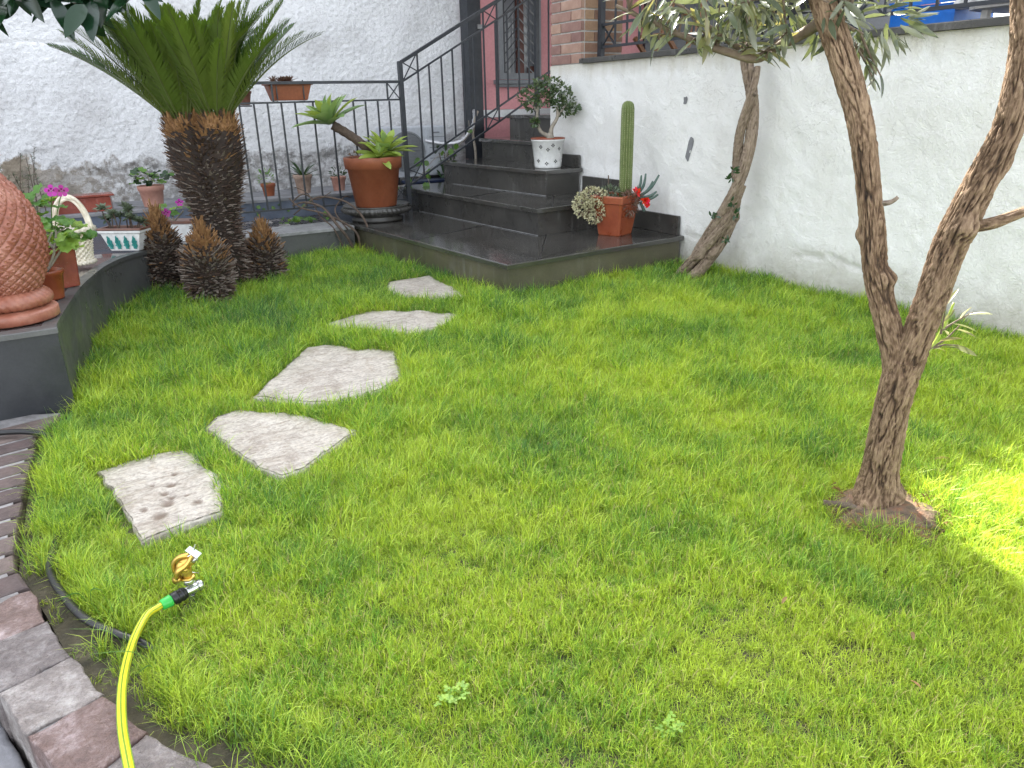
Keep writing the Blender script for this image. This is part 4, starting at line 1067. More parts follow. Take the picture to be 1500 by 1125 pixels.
# square pot with tall cactus, beads and a flowering orchid cactus
t = thing('cactus_pot', 'square terracotta pot with a tall ribbed cactus and trailing cream beads on the landing', 'potted plant', (3.34, 4.1, .22))
KC = V(3.345, 4.115, .2205)
RZ = .32
sqpot(KC, .175, .26, .27, M['terra_red'], t, RZ, .2)
def cac(r, a, i, z): return r*(1 + .20*math.cos(a*14))
ctop = .90; cc = KC + V(.075,-.01,.24)
pr = [(.036,0),(.037,.1),(.038,.3),(.0375,.5),(.037,.585),(.033,.612),(.022,.628),(.008,.634)]
obj('cactus_stem', lathe(pr, cc, 112, 1, cac), M['cactus'], t, True)
V_, F_ = [], []
for k in range(14):
    a = 2*math.pi*k/14; 
    for j in range(46):
        zq = .02 + j*.0130; r = .0425
        if zq > .58: r = .0425 - (zq-.58)*.35
        p = cc + V(math.cos(a)*r, math.sin(a)*r, zq)
        for q in range(3):
            d = (V(math.cos(a), math.sin(a), 0) + rdir()*.8).normalized(); n0 = len(V_); s = d.cross(V(0,0,1)).normalized()*.0022
            V_ += [p - s, p + s, p + d*.010]; F_.append((n0, n0+1, n0+2))
obj('spines', (V_, F_), M['spine'], t, False, 'stuff')
kr = V(math.cos(-.55), math.sin(-.55), 0); kf = V(-.63,-.77,0)    # right / towards the viewer
# bead cushion on the left
lv, lf = leaf(L=1, W=.8, fold=.4, n=2, shape='obov')
cen = [(KC + kr*-.16 + kf*.03 + V(0,0,.26), (.10,.09,.06)), (KC + kr*-.21 + kf*.02 + V(0,0,.20), (.085,.08,.075)), (KC + kr*-.14 + kf*.06 + V(0,0,.17), (.07,.06,.08))]
bushstuff('trailing_stems', t, [(c, (r[0]*.9,r[1]*.9,r[2]*.9)) for c, r in cen], 420, leaf(L=1, W=.3, n=2), M['succbrown'], .015, .03)
bushstuff('beads', t, [(c, (r[0]*1.1,r[1]*1.1,r[2]*1.1)) for c, r in cen], 1500, (lv, lf), M['succpale'], .010, .019)
bushstuff('rosettes', t, [(KC + V(-.03,.03,.29), (.06,.05,.03))], 160, leaf(L=1, W=.4, n=2), M['succ'], .02, .035)
obj('stick', tube([KC + kr*-.05 + V(0,0,.26), KC + kr*-.055 + V(0,0,.40)], .004, 6), M['drystem'], t)
bushstuff('dry_stems', t, [(KC + kr*.12 + kf*.03 + V(0,0,.25), (.07,.06,.05)), (KC + kr*.10 + kf*.10 + V(0,0,.22), (.05,.04,.07))], 260, leaf(L=1, W=.22, n=2), M['succbrown'], .03, .05)
for (a, b, c_, d_) in ((.13,.27,.17,.40),(.15,.27,.20,.41),(.17,.26,.29,.40),(.16,.26,.25,.36),(.17,.24,.29,.27),(.16,.25,.28,.29)):
    limb(t, [KC + kr*a + kf*.04 + V(0,0,b), KC + kr*((a+c_)/2+.012) + kf*.05 + V(0,0,(b+d_)/2-.01), KC + kr*c_ + kf*.05 + V(0,0,d_)], [.009,.011,.006], M['bluegreen'], 'flat_stem', 4, 6)
limb(t, [KC + kr*.17 + kf*.05 + V(0,0,.22), KC + kr*.20 + kf*.05 + V(0,0,.16)], [.010,.013], M['bluegreen'], 'flat_stem', 4, 6)
PET = leafset('petal', M['red'], L=1, W=.5, fold=.3, bend=-.2, n=3, shape='ovate')
for (du, dz, s) in ((.145,.292,.040),(.205,.238,.042),(.225,.215,.036)):
    p = KC + kr*du + kf*.07 + V(0,0,dz)
    for k in range(12):
        d = (kf*.5 + rdir()).normalized(); putleaf(t, PET, p, d, kf, s, 'petal')

# climbing stems and ivy beside the stairs
iv = thing('ivy', 'trailing ivy hanging over the left ends of the stairs', 'ivy', (3.0, 6.4, .3))
for pts, nl in (([(2.45,6.75,.38),(2.65,6.35,.42),(2.85,6.30,.47),(2.98,6.42,.52),(3.1,6.5,.56)],6), ([(3.0,6.55,.62),(2.95,6.40,.58),(2.94,6.30,.50),(2.95,6.27,.43)],7), ([(3.35,6.7,.62),(3.45,6.58,.75),(3.52,6.55,.84),(3.55,6.6,.95)],4), ([(2.3,6.5,.38),(2.5,6.4,.42),(2.6,6.38,.37)],4), ([(3.05,6.8,.4),(3.2,6.65,.62),(3.35,6.6,.66)],3)):
    pth = smoothpath(pts, 6); obj('vine', tube(pth, .003, 5), M['palegreystem'], iv, True)
    for k in range(nl):
        p = random.choice(pth) + rdir()*.03; putleaf(iv, gl[random.choice(['ivy','ivy','gera'])], p, rdir() + V(0,-.3,-.5), VIEW(p)+rdir()*.5, rnd(.035,.065))
bl = thing('leafy_plant', 'dark leafy plant growing between the stairs and the rough wall', 'plant', (3.4, 6.85, .366))
for k in range(34):
    p = V(3.42+rnd(-.14,.12), 6.82+rnd(-.1,.1), .45+rnd(0,.24)); putleaf(bl, leafset('lance_dark', M['darkleaf'], L=1, W=.28, fold=.3, bend=.3), p, rdir()+V(0,-.3,.5), V(0,0,1), rnd(.07,.13))
for k in range(5): obj('stem', tube([(3.42+rnd(-.03,.03),6.85,.367),(3.42+rnd(-.1,.1),6.82,.66)], .005, 5), M['drystem'], bl)
dv = thing('dry_vine', 'bare twisted vine stems climbing over the low wall by the landing', 'vine', (1.95, 5.66, 0))
for pts, r in (([(1.98,5.66,0),(1.93,5.64,.12),(1.86,5.66,.24),(1.80,5.80,.36),(1.70,5.95,.40),(1.62,6.0,.38)],.012), ([(2.02,5.64,0),(2.0,5.62,.15),(1.93,5.66,.25),(1.78,5.8,.33),(1.66,5.9,.36),(1.60,5.98,.44)],.010),
     ([(2.06,5.60,0),(2.07,5.58,.16),(2.04,5.62,.30),(1.96,5.75,.40),(1.80,5.9,.43),(1.68,5.95,.36),(1.62,6.02,.30)],.009), ([(1.9,5.67,.05),(1.84,5.7,.22),(1.78,5.85,.30),(1.74,5.95,.45),(1.66,6.02,.52)],.006),
     ([(1.95,5.68,.2),(1.9,5.8,.33),(2.02,5.9,.42),(2.1,6.0,.40)],.006), ([(1.62,6.0,.40),(1.70,5.98,.46),(1.82,5.98,.41),(1.95,6.0,.46)],.006)):
    limb(dv, [Vector(p)+rdir()*.008 for p in pts], [r, r*.9, r*.5], M['drystem'], 'stem', 6, 7)
wd = thing('ground_ivy', 'small green weeds growing on the mosaic strip below the fence', 'weeds', (1.75, 6.1, .21))
for k in range(34):
    p = V(1.75+rnd(-.2,.25), 6.12+rnd(-.04,.1), .225+rnd(0,.03)); putleaf(wd, gl[random.choice(['ivy','gera'])], p, rdir()+V(0,-.4,.1), V(0,-.3,1), rnd(.022,.045))
for k in range(10):
    p = V(1.7+rnd(-.25,.25), 6.58, .36); putleaf(wd, gl['ivy'], p+V(0,-.01,-rnd(0,.1)), rdir()+V(0,-.4,-.3), V(0,-1,.3), rnd(.022,.04))

# ------------------------------------------------------------------ cycads
def stubs(zs, prof, n, L, W, mats, cx, cy, elev=(.1,.7), jitter=.25, squash=None, tilt=0):
    """leaf-base stubs over a column; prof(z, a) -> radius. returns groups by material key"""
    out = {}
    for k in range(n):
        u = (k+.5)/n; z = zs[0] + (zs[1]-zs[0])*u + rnd(-.008,.008); a = k*2.39996 + rnd(-.12,.12)
        r = prof(z, a); e = elev[0] + (elev[1]-elev[0])*u + rnd(-jitter, jitter)
        rad = V(math.cos(a), math.sin(a), 0); d = (rad*math.cos(e) + V(0,0,math.sin(e)) + V(-rad.y, rad.x, 0)*rnd(-.35,.35)).normalized()
        p = V(cx, cy, z) + rad*r*.94; s = d.cross(V(0,0,1)).normalized(); q = s.cross(d)
        l = L*random.choice((.5,.7,.9,1.0,1.15,1.5))*rnd(.85,1.15); w_ = W*rnd(.7,1.2); th = w_*.35
        key = mats(u); v, f = out.setdefault(key, ([], [])); n0 = len(v)
        v += [p - s*w_ - q*th, p + s*w_ - q*th, p + s*w_*.7 + q*th, p - s*w_*.7 + q*th]
        t_ = p + d*l; v += [t_ - s*w_*.45, t_ + s*w_*.45, t_ + q*th*.9]
        f += [(n0, n0+1, n0+5, n0+4), (n0+1, n0+2, n0+6, n0+5), (n0+2, n0+3, n0+6), (n0+3, n0, n0+4, n0+6), (n0+4, n0+5, n0+6)]
    return out
def cycad_trunk(t, cx, cy, z0, z1, prof, n, L, W, mats, elev=(.1,.7)):
    pr = [(1, z) for z in np.linspace(z0, z1, 26)]
    obj('trunk', lathe(pr, (cx, cy, 0), 40, 1, lambda r, a, i, z: prof(z, a)*.97), M['core'], t, True)
    for key, g in stubs((z0+.01, z1), prof, n, L, W, mats, cx, cy, elev).items():
        obj('leaf_bases', g, M[key], t, False, 'stuff')
pm = thing('cycad_palm', 'double-headed cycad palm with a shaggy dark trunk and stiff green fronds', 'palm', (.885, 5.0, 0))
PX, PY = .87, 5.01
HEADS = [V(.785, 5.06, 1.0), V(.945, 4.965, 1.01)]
def pprof(z, a):
    tw = max(0, min(1, (z-.45)/.35))           # the trunk widens and parts into two heads
    r = .135 + .015*math.sin(z*9) + .02*max(0, z-.3)
    ax = math.atan2(HEADS[1].y-HEADS[0].y, HEADS[1].x-HEADS[0].x)
    c = abs(math.cos(a-ax)); lobe = .118 + .098*c**1.0 - .02*(1-c)**3
    return r*(1-tw) + lobe*tw*(1 - .25*max(0, z-.97)/.05)
def pmats(u):
    q = random.random()
    if u > .93: return 'scale_orange' if q < .7 else 'scale_dark'
    if u > .8: return 'scale_orange' if q < .16 else ('scale_grey' if q < .3 else 'scale_dark')
    return 'scale_grey' if q < .30 else 'scale_dark'
cycad_trunk(pm, PX, PY, 0, 1.01, pprof, 2400, .034, .0095, pmats, (-.35,.65))
for h in HEADS:
    obj('crown_base', lathe([(.115,-.06),(.118,0),(.095,.05),(.04,.08)], h, 24), M['scale_orange'], pm)
    g = stubs((h.z-.05, h.z+.06), lambda z, a: .112-.3*max(0,z-h.z), 260, .05, .008, lambda u: 'scale_orange' if random.random() < .8 else 'scale_dark', h.x, h.y, (.7,1.3))
    for key, gg in g.items(): obj('leaf_bases', gg, M[key], pm, False, 'stuff')
FR = []
def rad_x(a): return math.cos(a)*.853 - math.sin(a)*.522
def frond(bend, L, seed, vee):
    random.seed(seed); N = 60; pts = []; y = z = 0; a = 0
    for i in range(N+1):
        pts.append(V(.0, y, z)); u = i/N; a = -bend*u**1.5; y += math.cos(a)*L/N; z += math.sin(a)*L/N
    g1 = tube(pts[::4], lerp([.0065,.005,.0015], len(pts[::4])), 5)
    v = []; f = []
    for i in range(6, N+1):
        u = i/N; ln = .140*(math.sin(math.pi*min(1, .16+u*.80)))**.6 * (L/.8); t_ = (pts[min(i+1,N)]-pts[i-1]).normalized()
        nup = V(1,0,0).cross(t_)*1.0
        fwd = .45 + .75*u
        for sd in (-1, 1):
            d = (V(sd,0,0)*math.cos(fwd)*math.cos(vee) + t_*math.sin(fwd) + nup*math.sin(vee)*.8 + rdir()*.07).normalized()
            p = pts[i] + nup*.003; w_ = .0046; s = d.cross(nup).normalized()*w_; l = ln*rnd(.9,1.08); n0 = len(v); dr = V(0,0,-.012*rnd(.5,1.5))
            v += [p - s, p + s, p + d*l*.55 + s*1.1, p + d*l*.55 - s*1.1, p + d*l + dr]
            f += [(n0,n0+1,n0+2,n0+3), (n0+3,n0+2,n0+4)]
    return join(withmat(g1, 0), withmat((v, f), 1))
for i, (b, L, vee) in enumerate([(.25,.84,.45),(.40,.84,.5),(.55,.82,.55),(.2,.78,.4),(.45,.76,.6)]):
    g = frond(b, L, 50+i, vee); FR.append(mesh('frond', g[0], g[1], [M['rachis'], M['frond']], g[2]))
random.seed(21)
for hi, h in enumerate(HEADS):
    nf = 54
    for k in range(nf):
        a = k*2.39996 + hi; u = k/(nf-1)
        el = math.radians(39 + 43*u**.95 + rnd(-6,6) + 7*max(0, rad_x(a)))
        rad = V(math.cos(a), math.sin(a), 0)
        if (HEADS[1-hi]-h).to_2d().normalized().dot(rad.to_2d()) > .3: el = max(el, math.radians(58))
        d = rad*math.cos(el) + V(0,0,math.sin(el)); zz = -rad*math.sin(el) + V(0,0,math.cos(el))
        place('frond', random.choice(FR), leafM(h + rad*.07 + V(0,0,.03), d, zz, rnd(.88,1.05)*(1-.30*u)), pm)
def pup(cx, cy, R_, H, label, seed):
    random.seed(seed)
    t = thing('cycad_pup', label, 'cycad', (cx, cy, 0), 'young cycads around the palm foot')
    prof = lambda z, a: R_*(.72 + .36*math.sin(math.pi*min(1, .12+.80*z/H)))*(1 if z < H*.8 else max(.25, 1-(z/H-.8)*2.6))
    mats = lambda u: ('scale_orange' if random.random() < (.85 if u > .86 else .35 if u > .7 else .03) else ('scale_grey' if random.random() < .5 else 'scale_dark'))
    cycad_trunk(t, cx, cy, 0, H, prof, int(3000*R_*H/.06*.42)+240, .034, .0105, mats, (-.35,.95))
    v = stubs((H-.05, H+.055), lambda z, a: max(.008, .052*(1-(z-H+.05)/.115)), 120, .055, .008, lambda u: 'scale_orange', cx, cy, (1.0,1.45), .08)
    for key, g in v.items(): obj('bud', g, M[key], t, False, 'stuff')
pup(.715, 4.68, .120, .40, 'nearest stout cycad pup with a pointed orange bud', 31)
pup(.535, 5.18, .104, .45, 'cycad pup with orange bud beside the ceramic trough, tallest of three', 32)
pup(1.145, 5.06, .098, .33, 'smallest cycad pup, right of the palm trunk', 33)
random.seed(5)

# ------------------------------------------------------------------ trees
def barktube(name, pts, rads, t, mat, k=10, n=30, amp=.10, freq=9, knots=(), twist=0, slim=.68):
    """tapered limb with plates of bark parted by cracks, as real relief"""
    pth = smoothpath(pts, k); m = len(pth); R_ = lerp(rads, m)*slim; v = []; f = []; ridge = []; nx = None; s = 0
    off = rnd(0, 50)
    for i, p in enumerate(pth):
        tg = (pth[min(i+1,m-1)] - pth[max(i-1,0)]).normalized()
        if nx is None: nx = tg.cross(V(.2,1,.1)).normalized()
        else: nx = (nx - tg*nx.dot(tg)).normalized(); s += (p - pth[i-1]).length
        ny = tg.cross(nx)
        for q in range(n):
            a = 2*math.pi*q/n + twist*s
            dr = nx*math.cos(a) + ny*math.sin(a)
            c = V(math.cos(a)*R_[i]*freq*7 + off, math.sin(a)*R_[i]*freq*7, s*freq*.85)
            wob = noise.noise(c*1.7)*.35
            c1 = math.exp(-((noise.noise(c) + wob*.9)/(.05 + .10*abs(noise.noise(c*.6))))**2)*max(.15, min(1, .75+1.3*noise.noise(c*.5))); cx_ = V(c.x*.8, c.y*.8, c.z*5.5 + 7)
            c2 = math.exp(-((noise.noise(cx_) + wob)/.09)**2)*.55*max(0, min(1, .5+1.6*noise.noise(c*.45)))
            fine = noise.noise(V(c.x*4, c.y*4, c.z*6)); low = noise.noise(V(c.x*.3, c.y*.3, s*6 + off))
            crack = max(c1, c2)
            rr = R_[i]*(1 + amp*(.35 - crack) + amp*.45*fine + .10*low)
            for (ks, ka, kr, kh) in knots:
                d2 = ((s-ks)/kr)**2 + (math.remainder(a-ka, 2*math.pi)*R_[i]/kr)**2
                if d2 < 4: rr += kh*math.exp(-d2)
            v.append(p + dr*rr); ridge.append(max(0, min(1, .74 - .78*crack + .42*fine + .25*noise.noise(c*.4))))
    for i in range(m-1):
        for q in range(n):
            j = (q+1) % n; f.append((i*n+q, i*n+j, (i+1)*n+j, (i+1)*n+q))
    f.append(tuple(range(n))[::-1]); f.append(tuple(range((m-1)*n, m*n)))
    o = obj(name, (v, f), mat, t, True)
    at = o.data.attributes.new('ridge', 'FLOAT', 'POINT'); at.data.foreach_set('value', ridge); return o
random.seed(11)
t1 = thing('forked_tree', 'forked tree with cracked brown bark standing in the lawn', 'tree', (1.792, 1.032, 0))
barktube('trunk', [(1.795,1.03,-.05),(1.792,1.032,.0),(1.792,1.033,.06),(1.792,1.033,.15),(1.793,1.032,.30),(1.797,1.027,.40),(1.80,1.024,.455)], [.115,.098,.078,.064,.060,.062,.056], t1, M['bark'], 26, 110, .17, 11, ((.12,2.5,.03,.02),(.07,4.4,.035,.025),(.10,.5,.03,.018)))
barktube('limb', [(1.797,1.028,.37),(1.788,1.042,.46),(1.773,1.066,.54),(1.749,1.107,.676),(1.738,1.130,.80),(1.722,1.155,.93),(1.704,1.18,1.04),(1.679,1.228,1.175),(1.655,1.27,1.28),(1.62,1.33,1.42),(1.56,1.42,1.62)], [.044,.045,.044,.041,.041,.040,.041,.043,.042,.034,.026], t1, M['bark'], 26, 100, .18, 12, ((.30,2.2,.022,.018),(.42,5.2,.02,.014)))
barktube('limb', [(1.796,1.028,.36),(1.804,1.012,.46),(1.814,.994,.60),(1.825,.974,.77),(1.845,.941,.912),(1.859,.916,1.027),(1.860,.915,1.173),(1.853,.93,1.29),(1.83,.96,1.5),(1.80,1.02,1.75)], [.050,.052,.053,.053,.050,.045,.042,.042,.035,.026], t1, M['bark'], 26, 100, .18, 12, ((.45,1.2,.025,.02),(.60,3.4,.03,.02)))
barktube('branch', [(1.826,.972,.80),(1.846,.935,.805),(1.868,.90,.818),(1.90,.85,.85),(1.95,.77,.90)], [.024,.020,.019,.016,.012], t1, M['bark'], 8, 24, .12, 14)
barktube('stub', [(1.728,1.14,.845),(1.748,1.10,.852),(1.757,1.085,.866)], [.013,.009,.006], t1, M['bark_pale'], 5, 12, .15, 16)
for pts, r in (([(1.655,1.27,1.27),(1.672,1.345,1.245),(1.63,1.39,1.215),(1.58,1.405,1.19),(1.52,1.44,1.205),(1.457,1.493,1.232),(1.39,1.55,1.27),(1.30,1.62,1.32)],[.017,.014,.012,.011,.010,.008,.006,.004]),
               ([(1.58,1.42,1.195),(1.52,1.50,1.26),(1.46,1.58,1.33)],[.009,.007,.004]), ([(1.66,1.24,1.30),(1.74,1.20,1.36),(1.84,1.16,1.38),(1.96,1.10,1.40)],[.014,.010,.008,.005]),
               ([(1.65,1.30,1.34),(1.55,1.30,1.42),(1.42,1.36,1.46),(1.30,1.45,1.45)],[.013,.010,.007,.004]), ([(1.66,1.28,1.30),(1.74,1.30,1.27),(1.80,1.27,1.24)],[.009,.006,.003]),
               ([(1.70,1.30,1.30),(1.80,1.36,1.36),(1.92,1.38,1.38)],[.009,.006,.003])):
    limb(t1, pts, r, M['twig'], 'branch', 5, 8)
LO = [leafset('narrow_leaf_%d' % i, M['olive'], L=1, W=w_, fold=fo, bend=be, n=6, shape='lance') for i, (w_, fo, be) in enumerate([(.20,.35,.1),(.17,.25,-.1),(.23,.4,.2)])]
LY = [leafset('narrow_leaf_y%d' % i, M['olive_y'], L=1, W=w_, fold=.35, bend=.15, n=6, shape='lance') for i, w_ in enumerate((.20,.24))]
def twig_leaves(t, a, b, n, smin, smax, droop=.3, yellow=.2, spread=.02):
    a = Vector(a); b = Vector(b); ax = (b-a).normalized()
    obj('twig', tube([a, a.lerp(b,.5)+rdir()*.006, b], [.0035,.0025,.0015], 5), M['twig'], t)
    for k in range(n):
        u = (k+.4)/n; p = a.lerp(b, u); sd = ax.cross(V(0,0,1)); sd = sd.normalized() if sd.length > .05 else V(1,0,0)
        d = (ax*.75 + sd*(1 if k % 2 else -1)*rnd(.5,1) + V(0,0,-droop+rnd(-.35,.35)) + rdir()*.25).normalized()
        putleaf(t, random.choice(LY if random.random() < yellow else LO), p, d, V(0,0,1)+rdir()*.7, rnd(smin, smax))
random.seed(42)
# leafy twigs along the low branch, then round the top of the left limb
src = [(1.60,1.40,1.205),(1.55,1.43,1.205),(1.50,1.46,1.22),(1.457,1.493,1.235),(1.42,1.52,1.25),(1.38,1.56,1.275),(1.33,1.60,1.30)]
for p in src:
    p = Vector(p)
    for k in range(3):
        q = p + CAM_R*rnd(-.09,.06) + V(0,0,rnd(-.02,.10)) + CAM_F*rnd(-.08,.06); twig_leaves(t1, p, q, 4, .05, .095, .5, .30)
for k in range(20):
    p = V(1.66,1.26,1.30) + V(rnd(-.05,.06), rnd(-.06,.06), rnd(-.02,.12)); q = p + CAM_R*rnd(-.13,.16) + V(0,0,rnd(-.08,.07)) + CAM_F*rnd(-.12,.06)
    twig_leaves(t1, p, q, 5, .042, .085, .25, .06)
for k in range(14):
    p = V(1.40,1.47,1.36) + CAM_R*rnd(-.12,.3) + V(0,0,rnd(-.04,.05)); q = p + CAM_R*rnd(-.08,.08) + V(0,0,rnd(-.12,-.02)) + CAM_F*rnd(-.10,.05)
    twig_leaves(t1, p, q, 5, .05, .095, .6, .20)
for k in range(3): twig_leaves(t1, V(1.76,1.25,1.23)+rdir()*.02, V(1.76,1.22,1.17)+CAM_R*rnd(-.02,.09)+V(0,0,rnd(-.05,.02)), 4, .05, .075, .3, .0)
twig_leaves(t1, (1.97,.75,.93), (1.91,.79,.85), 4, .05, .07, .4, 0)
twig_leaves(t1, (1.93,.80,.88), (1.90,.80,.90), 3, .05, .07, -.2, 0)
lf_ = [(V(1.70,1.33,1.285),(.17,.10,.07)), (V(1.80,1.25,1.27),(.13,.09,.06)), (V(1.50,1.47,1.33),(.20,.12,.07)), (V(1.62,1.40,1.32),(.16,.10,.06))]
bushstuff('foliage', t1, lf_, 330, leaf(L=1, W=.19, fold=.3, n=4), M['olive'], .04, .08, 'stuff', -.15)
# sucker at the foot of the right limb
obj('sucker', tube(smoothpath([(1.805,1.01,.43),(1.865,1.0,.475),(1.895,.99,.54),(1.91,.985,.60)], 4), lerp([.006,.003], 13), 6), M['agave_y'], t1, True)
for (a, b) in (((1.865,1.0,.48),(1.93,.97,.54)), ((1.885,.99,.52),(1.885,.99,.61)), ((1.89,.99,.53),(1.95,.955,.575)), ((1.87,1.0,.48),(1.925,.96,.49))): twig_leaves(t1, a, b, 4, .045, .062, .1, .75)
# crown above the picture: its shade falls on the lawn
cr = [(V(1.75,1.05,2.05),(.6,.5,.40)), (V(1.25,1.25,1.9),(.40,.35,.25))]
bushstuff('crown', t1, cr, 2200, leaf(L=1, W=.2, fold=.3, n=3), M['olive'], .06, .10)
# root collar and matted roots
rc = obj('root_collar', lathe([(.18,-.02),(.15,.012),(.12,.03),(.08,.05)], (1.80,1.01,0), 60, 1, lambda r, a, i, z: r*(1+.28*noise.noise(V(math.cos(a)*2.2,math.sin(a)*2.2,z*9))+.1*noise.noise(V(math.cos(a)*9,math.sin(a)*9,z*30)))), M['fur'], t1, True)
for (a, b, r_) in (((1.66,1.10,.045),(1.745,1.00,.028),.010),((1.86,.93,.03),(1.90,.99,.02),.010),((1.79,.90,.025),(1.84,.86,.015),.008)): obj('root', tube([a, Vector(a).lerp(Vector(b),.5)+V(0,0,.008), b], [r_*.8,r_,r_*.6], 8), M['bark_pale'], t1, True)
g = lathe([(.0,.05),(.035,.045),(.05,.02),(.062,-.01)], (1.85,.93,0), 20, 1, lambda r, a, i, z: r*(1+.4*noise.noise(V(math.cos(a)*2,math.sin(a)*2,z*20))))
obj('root_lump', g, M['fur'], t1, True)
V_, F_ = [], []
for k in range(240):
    a = rnd(0,6.28); r_ = rnd(.07,.17); p = V(1.80+math.cos(a)*r_, 1.0+math.sin(a)*r_, rnd(.005,.04)); d = (rdir()+V(0,0,.3)).normalized()*rnd(.02,.05); s = d.cross(V(0,0,1)).normalized()*.0012; n0 = len(V_)
    V_ += [p-s, p+s, p+d*.6+V(0,0,.006), p+d]; F_ += [(n0,n0+1,n0+2),(n0,n0+2,n0+3)]
obj('straw', (V_, F_), M['deadleaf'], t1, False, 'stuff')

t2 = thing('twisted_tree', 'slender tree with pale twisted double trunk leaning on the white wall', 'tree', (3.46, 3.42, 0))
random.seed(13)
cen = smoothpath([(3.46,3.47,-.03),(3.47,3.40,.12),(3.49,3.26,.36),(3.50,3.18,.58),(3.50,3.155,.774),(3.50,3.14,.96),(3.50,3.125,1.143),(3.50,3.15,1.33),(3.46,3.18,1.65)], 6)
def strand(ph, off, rads, turns, z0=0, z1=1.0, wide=1.5):
    out = []; m = len(cen)
    for i, p in enumerate(cen):
        u = i/(m-1)
        if u < z0 or u > z1: continue
        a = ph + turns*2*math.pi*u; o = off*(1 + wide*max(0, .30-u)/.30)
        out.append(p + V(math.cos(a)*o*.8 + 0, math.sin(a)*o, 0))
    return out
for ph, off, rads, tn, z1 in ((0,.036,[.044,.038,.035,.032,.033,.033,.034,.030],1.5,1.0), (math.pi,.036,[.042,.036,.032,.030,.029,.026,.022,.016],1.5,.84), (1.7,.040,[.036,.032,.026,.014],1.3,.40)):
    barktube('trunk', strand(ph, off, rads, tn, 0, z1), rads, t2, M['bark_mid'], 8, 44, .15, 9, ((.30,1.0,.03,.016),(.55,3.0,.03,.016),(.8,5.0,.03,.014)), 0, 1.0)
for (x, y, z) in ((3.43,3.17,.66),(3.42,3.13,.70),(3.40,3.25,.43),(3.45,3.11,.45),(3.42,3.15,.30),(3.44,3.14,.52)):
    c = V(x, y, z)
    for k in range(7): putleaf(t2, leafset('lance_dark', M['darkleaf']), c + rdir()*.015, rdir()+V(-.5,-.4,0), VIEW(c)+rdir()*.4, rnd(.022,.042), 'leaf', 1.5)
obj('stub', tube([(3.49,3.11,1.10),(3.47,3.07,1.12)], [.014,.009], 8), M['bark_pale'], t2)
bushstuff('crown', t2, [(V(3.45,3.3,1.98),(.38,.45,.3))], 900, leaf(L=1, W=.22, fold=.3, n=3), M['olive'], .06, .10)

# rubber plant boughs over the left corner
fi = thing('rubber_tree', 'rubber tree bough with big dark glossy leaves in the top left corner', 'tree', (-.75, 4.9, .22))
random.seed(77)
limb(fi, [(-.75,4.9,.22),(-.70,4.9,.9),(-.55,4.85,1.6),(-.3,4.8,1.95)], [.06,.05,.04,.03], M['palegreystem'], 'trunk')
for pts in ([(-.4,4.82,1.88),(-.1,4.75,1.80),(.12,4.65,1.70),(.30,4.55,1.60)], [(-.5,4.84,1.7),(-.2,4.8,1.66),(-.02,4.75,1.62)], [(-.2,4.78,1.9),(.2,4.6,1.85),(.55,4.40,1.72)]):
    limb(fi, pts, [.016,.011,.007], M['palegreystem'], 'branch', 5, 8)
FL = [leafset('rubber_leaf_%d' % i, M['ficus'], L=1, W=w_, fold=.25, bend=be, n=8, shape='ovate') for i, (w_, be) in enumerate([(.36,.1),(.40,.25)])]
for k in range(74):
    br = [(-.15,4.76,1.78),(.10,4.66,1.70),(.28,4.56,1.62),(-.06,4.76,1.66),(.35,4.52,1.74),(.5,4.42,1.74),(.15,4.62,1.80)][k % 7]
    p = Vector(br) + rdir()*.09 + V(0,0,-.045); d = (rdir() + V(.15,-.25,-.25)).normalized(); q = putleaf(fi, random.choice(FL), p, d, V(-.3,-.7,.6)+rdir()*.5, rnd(.17,.25))

# ------------------------------------------------------------------ stepping stones
SS = {'lowest': [(-.034,2.503),(.068,2.527),(.197,2.514),(.238,2.462),(.242,2.364),(.271,2.239),(.229,2.044),(.123,2.025),(.029,1.996),(.013,2.177),(-.005,2.334)],
 'second': [(.324,2.67),(.383,2.75),(.453,2.765),(.612,2.609),(.752,2.351),(.633,2.277),(.51,2.178),(.448,2.175),(.407,2.241),(.37,2.41)],
 'third': [(.561,2.913),(.736,3.148),(.92,3.397),(1.026,3.361),(1.085,3.235),(1.165,3.20),(1.22,3.123),(1.113,2.802),(1.003,2.701),(.79,2.668),(.682,2.759)],
 'fourth': [(1.104,3.72),(1.305,3.837),(1.431,3.852),(1.614,3.702),(1.774,3.533),(1.628,3.391),(1.404,3.326),(1.319,3.475)],
 'fifth': [(1.699,4.297),(1.781,4.47),(1.924,4.487),(2.062,4.486),(2.045,4.178),(1.993,3.805),(1.829,3.884),(1.688,4.11)]}
SL = {'lowest': 'stepping stone with brown hollows, nearest to the sprinkler', 'second': 'smooth three-cornered stepping stone, second from the sprinkler',
      'third': 'largest stepping stone, with a chipped notch in its far edge', 'fourth': 'long narrow stepping stone, second from the landing', 'fifth': 'grey-streaked stepping stone closest to the landing'}
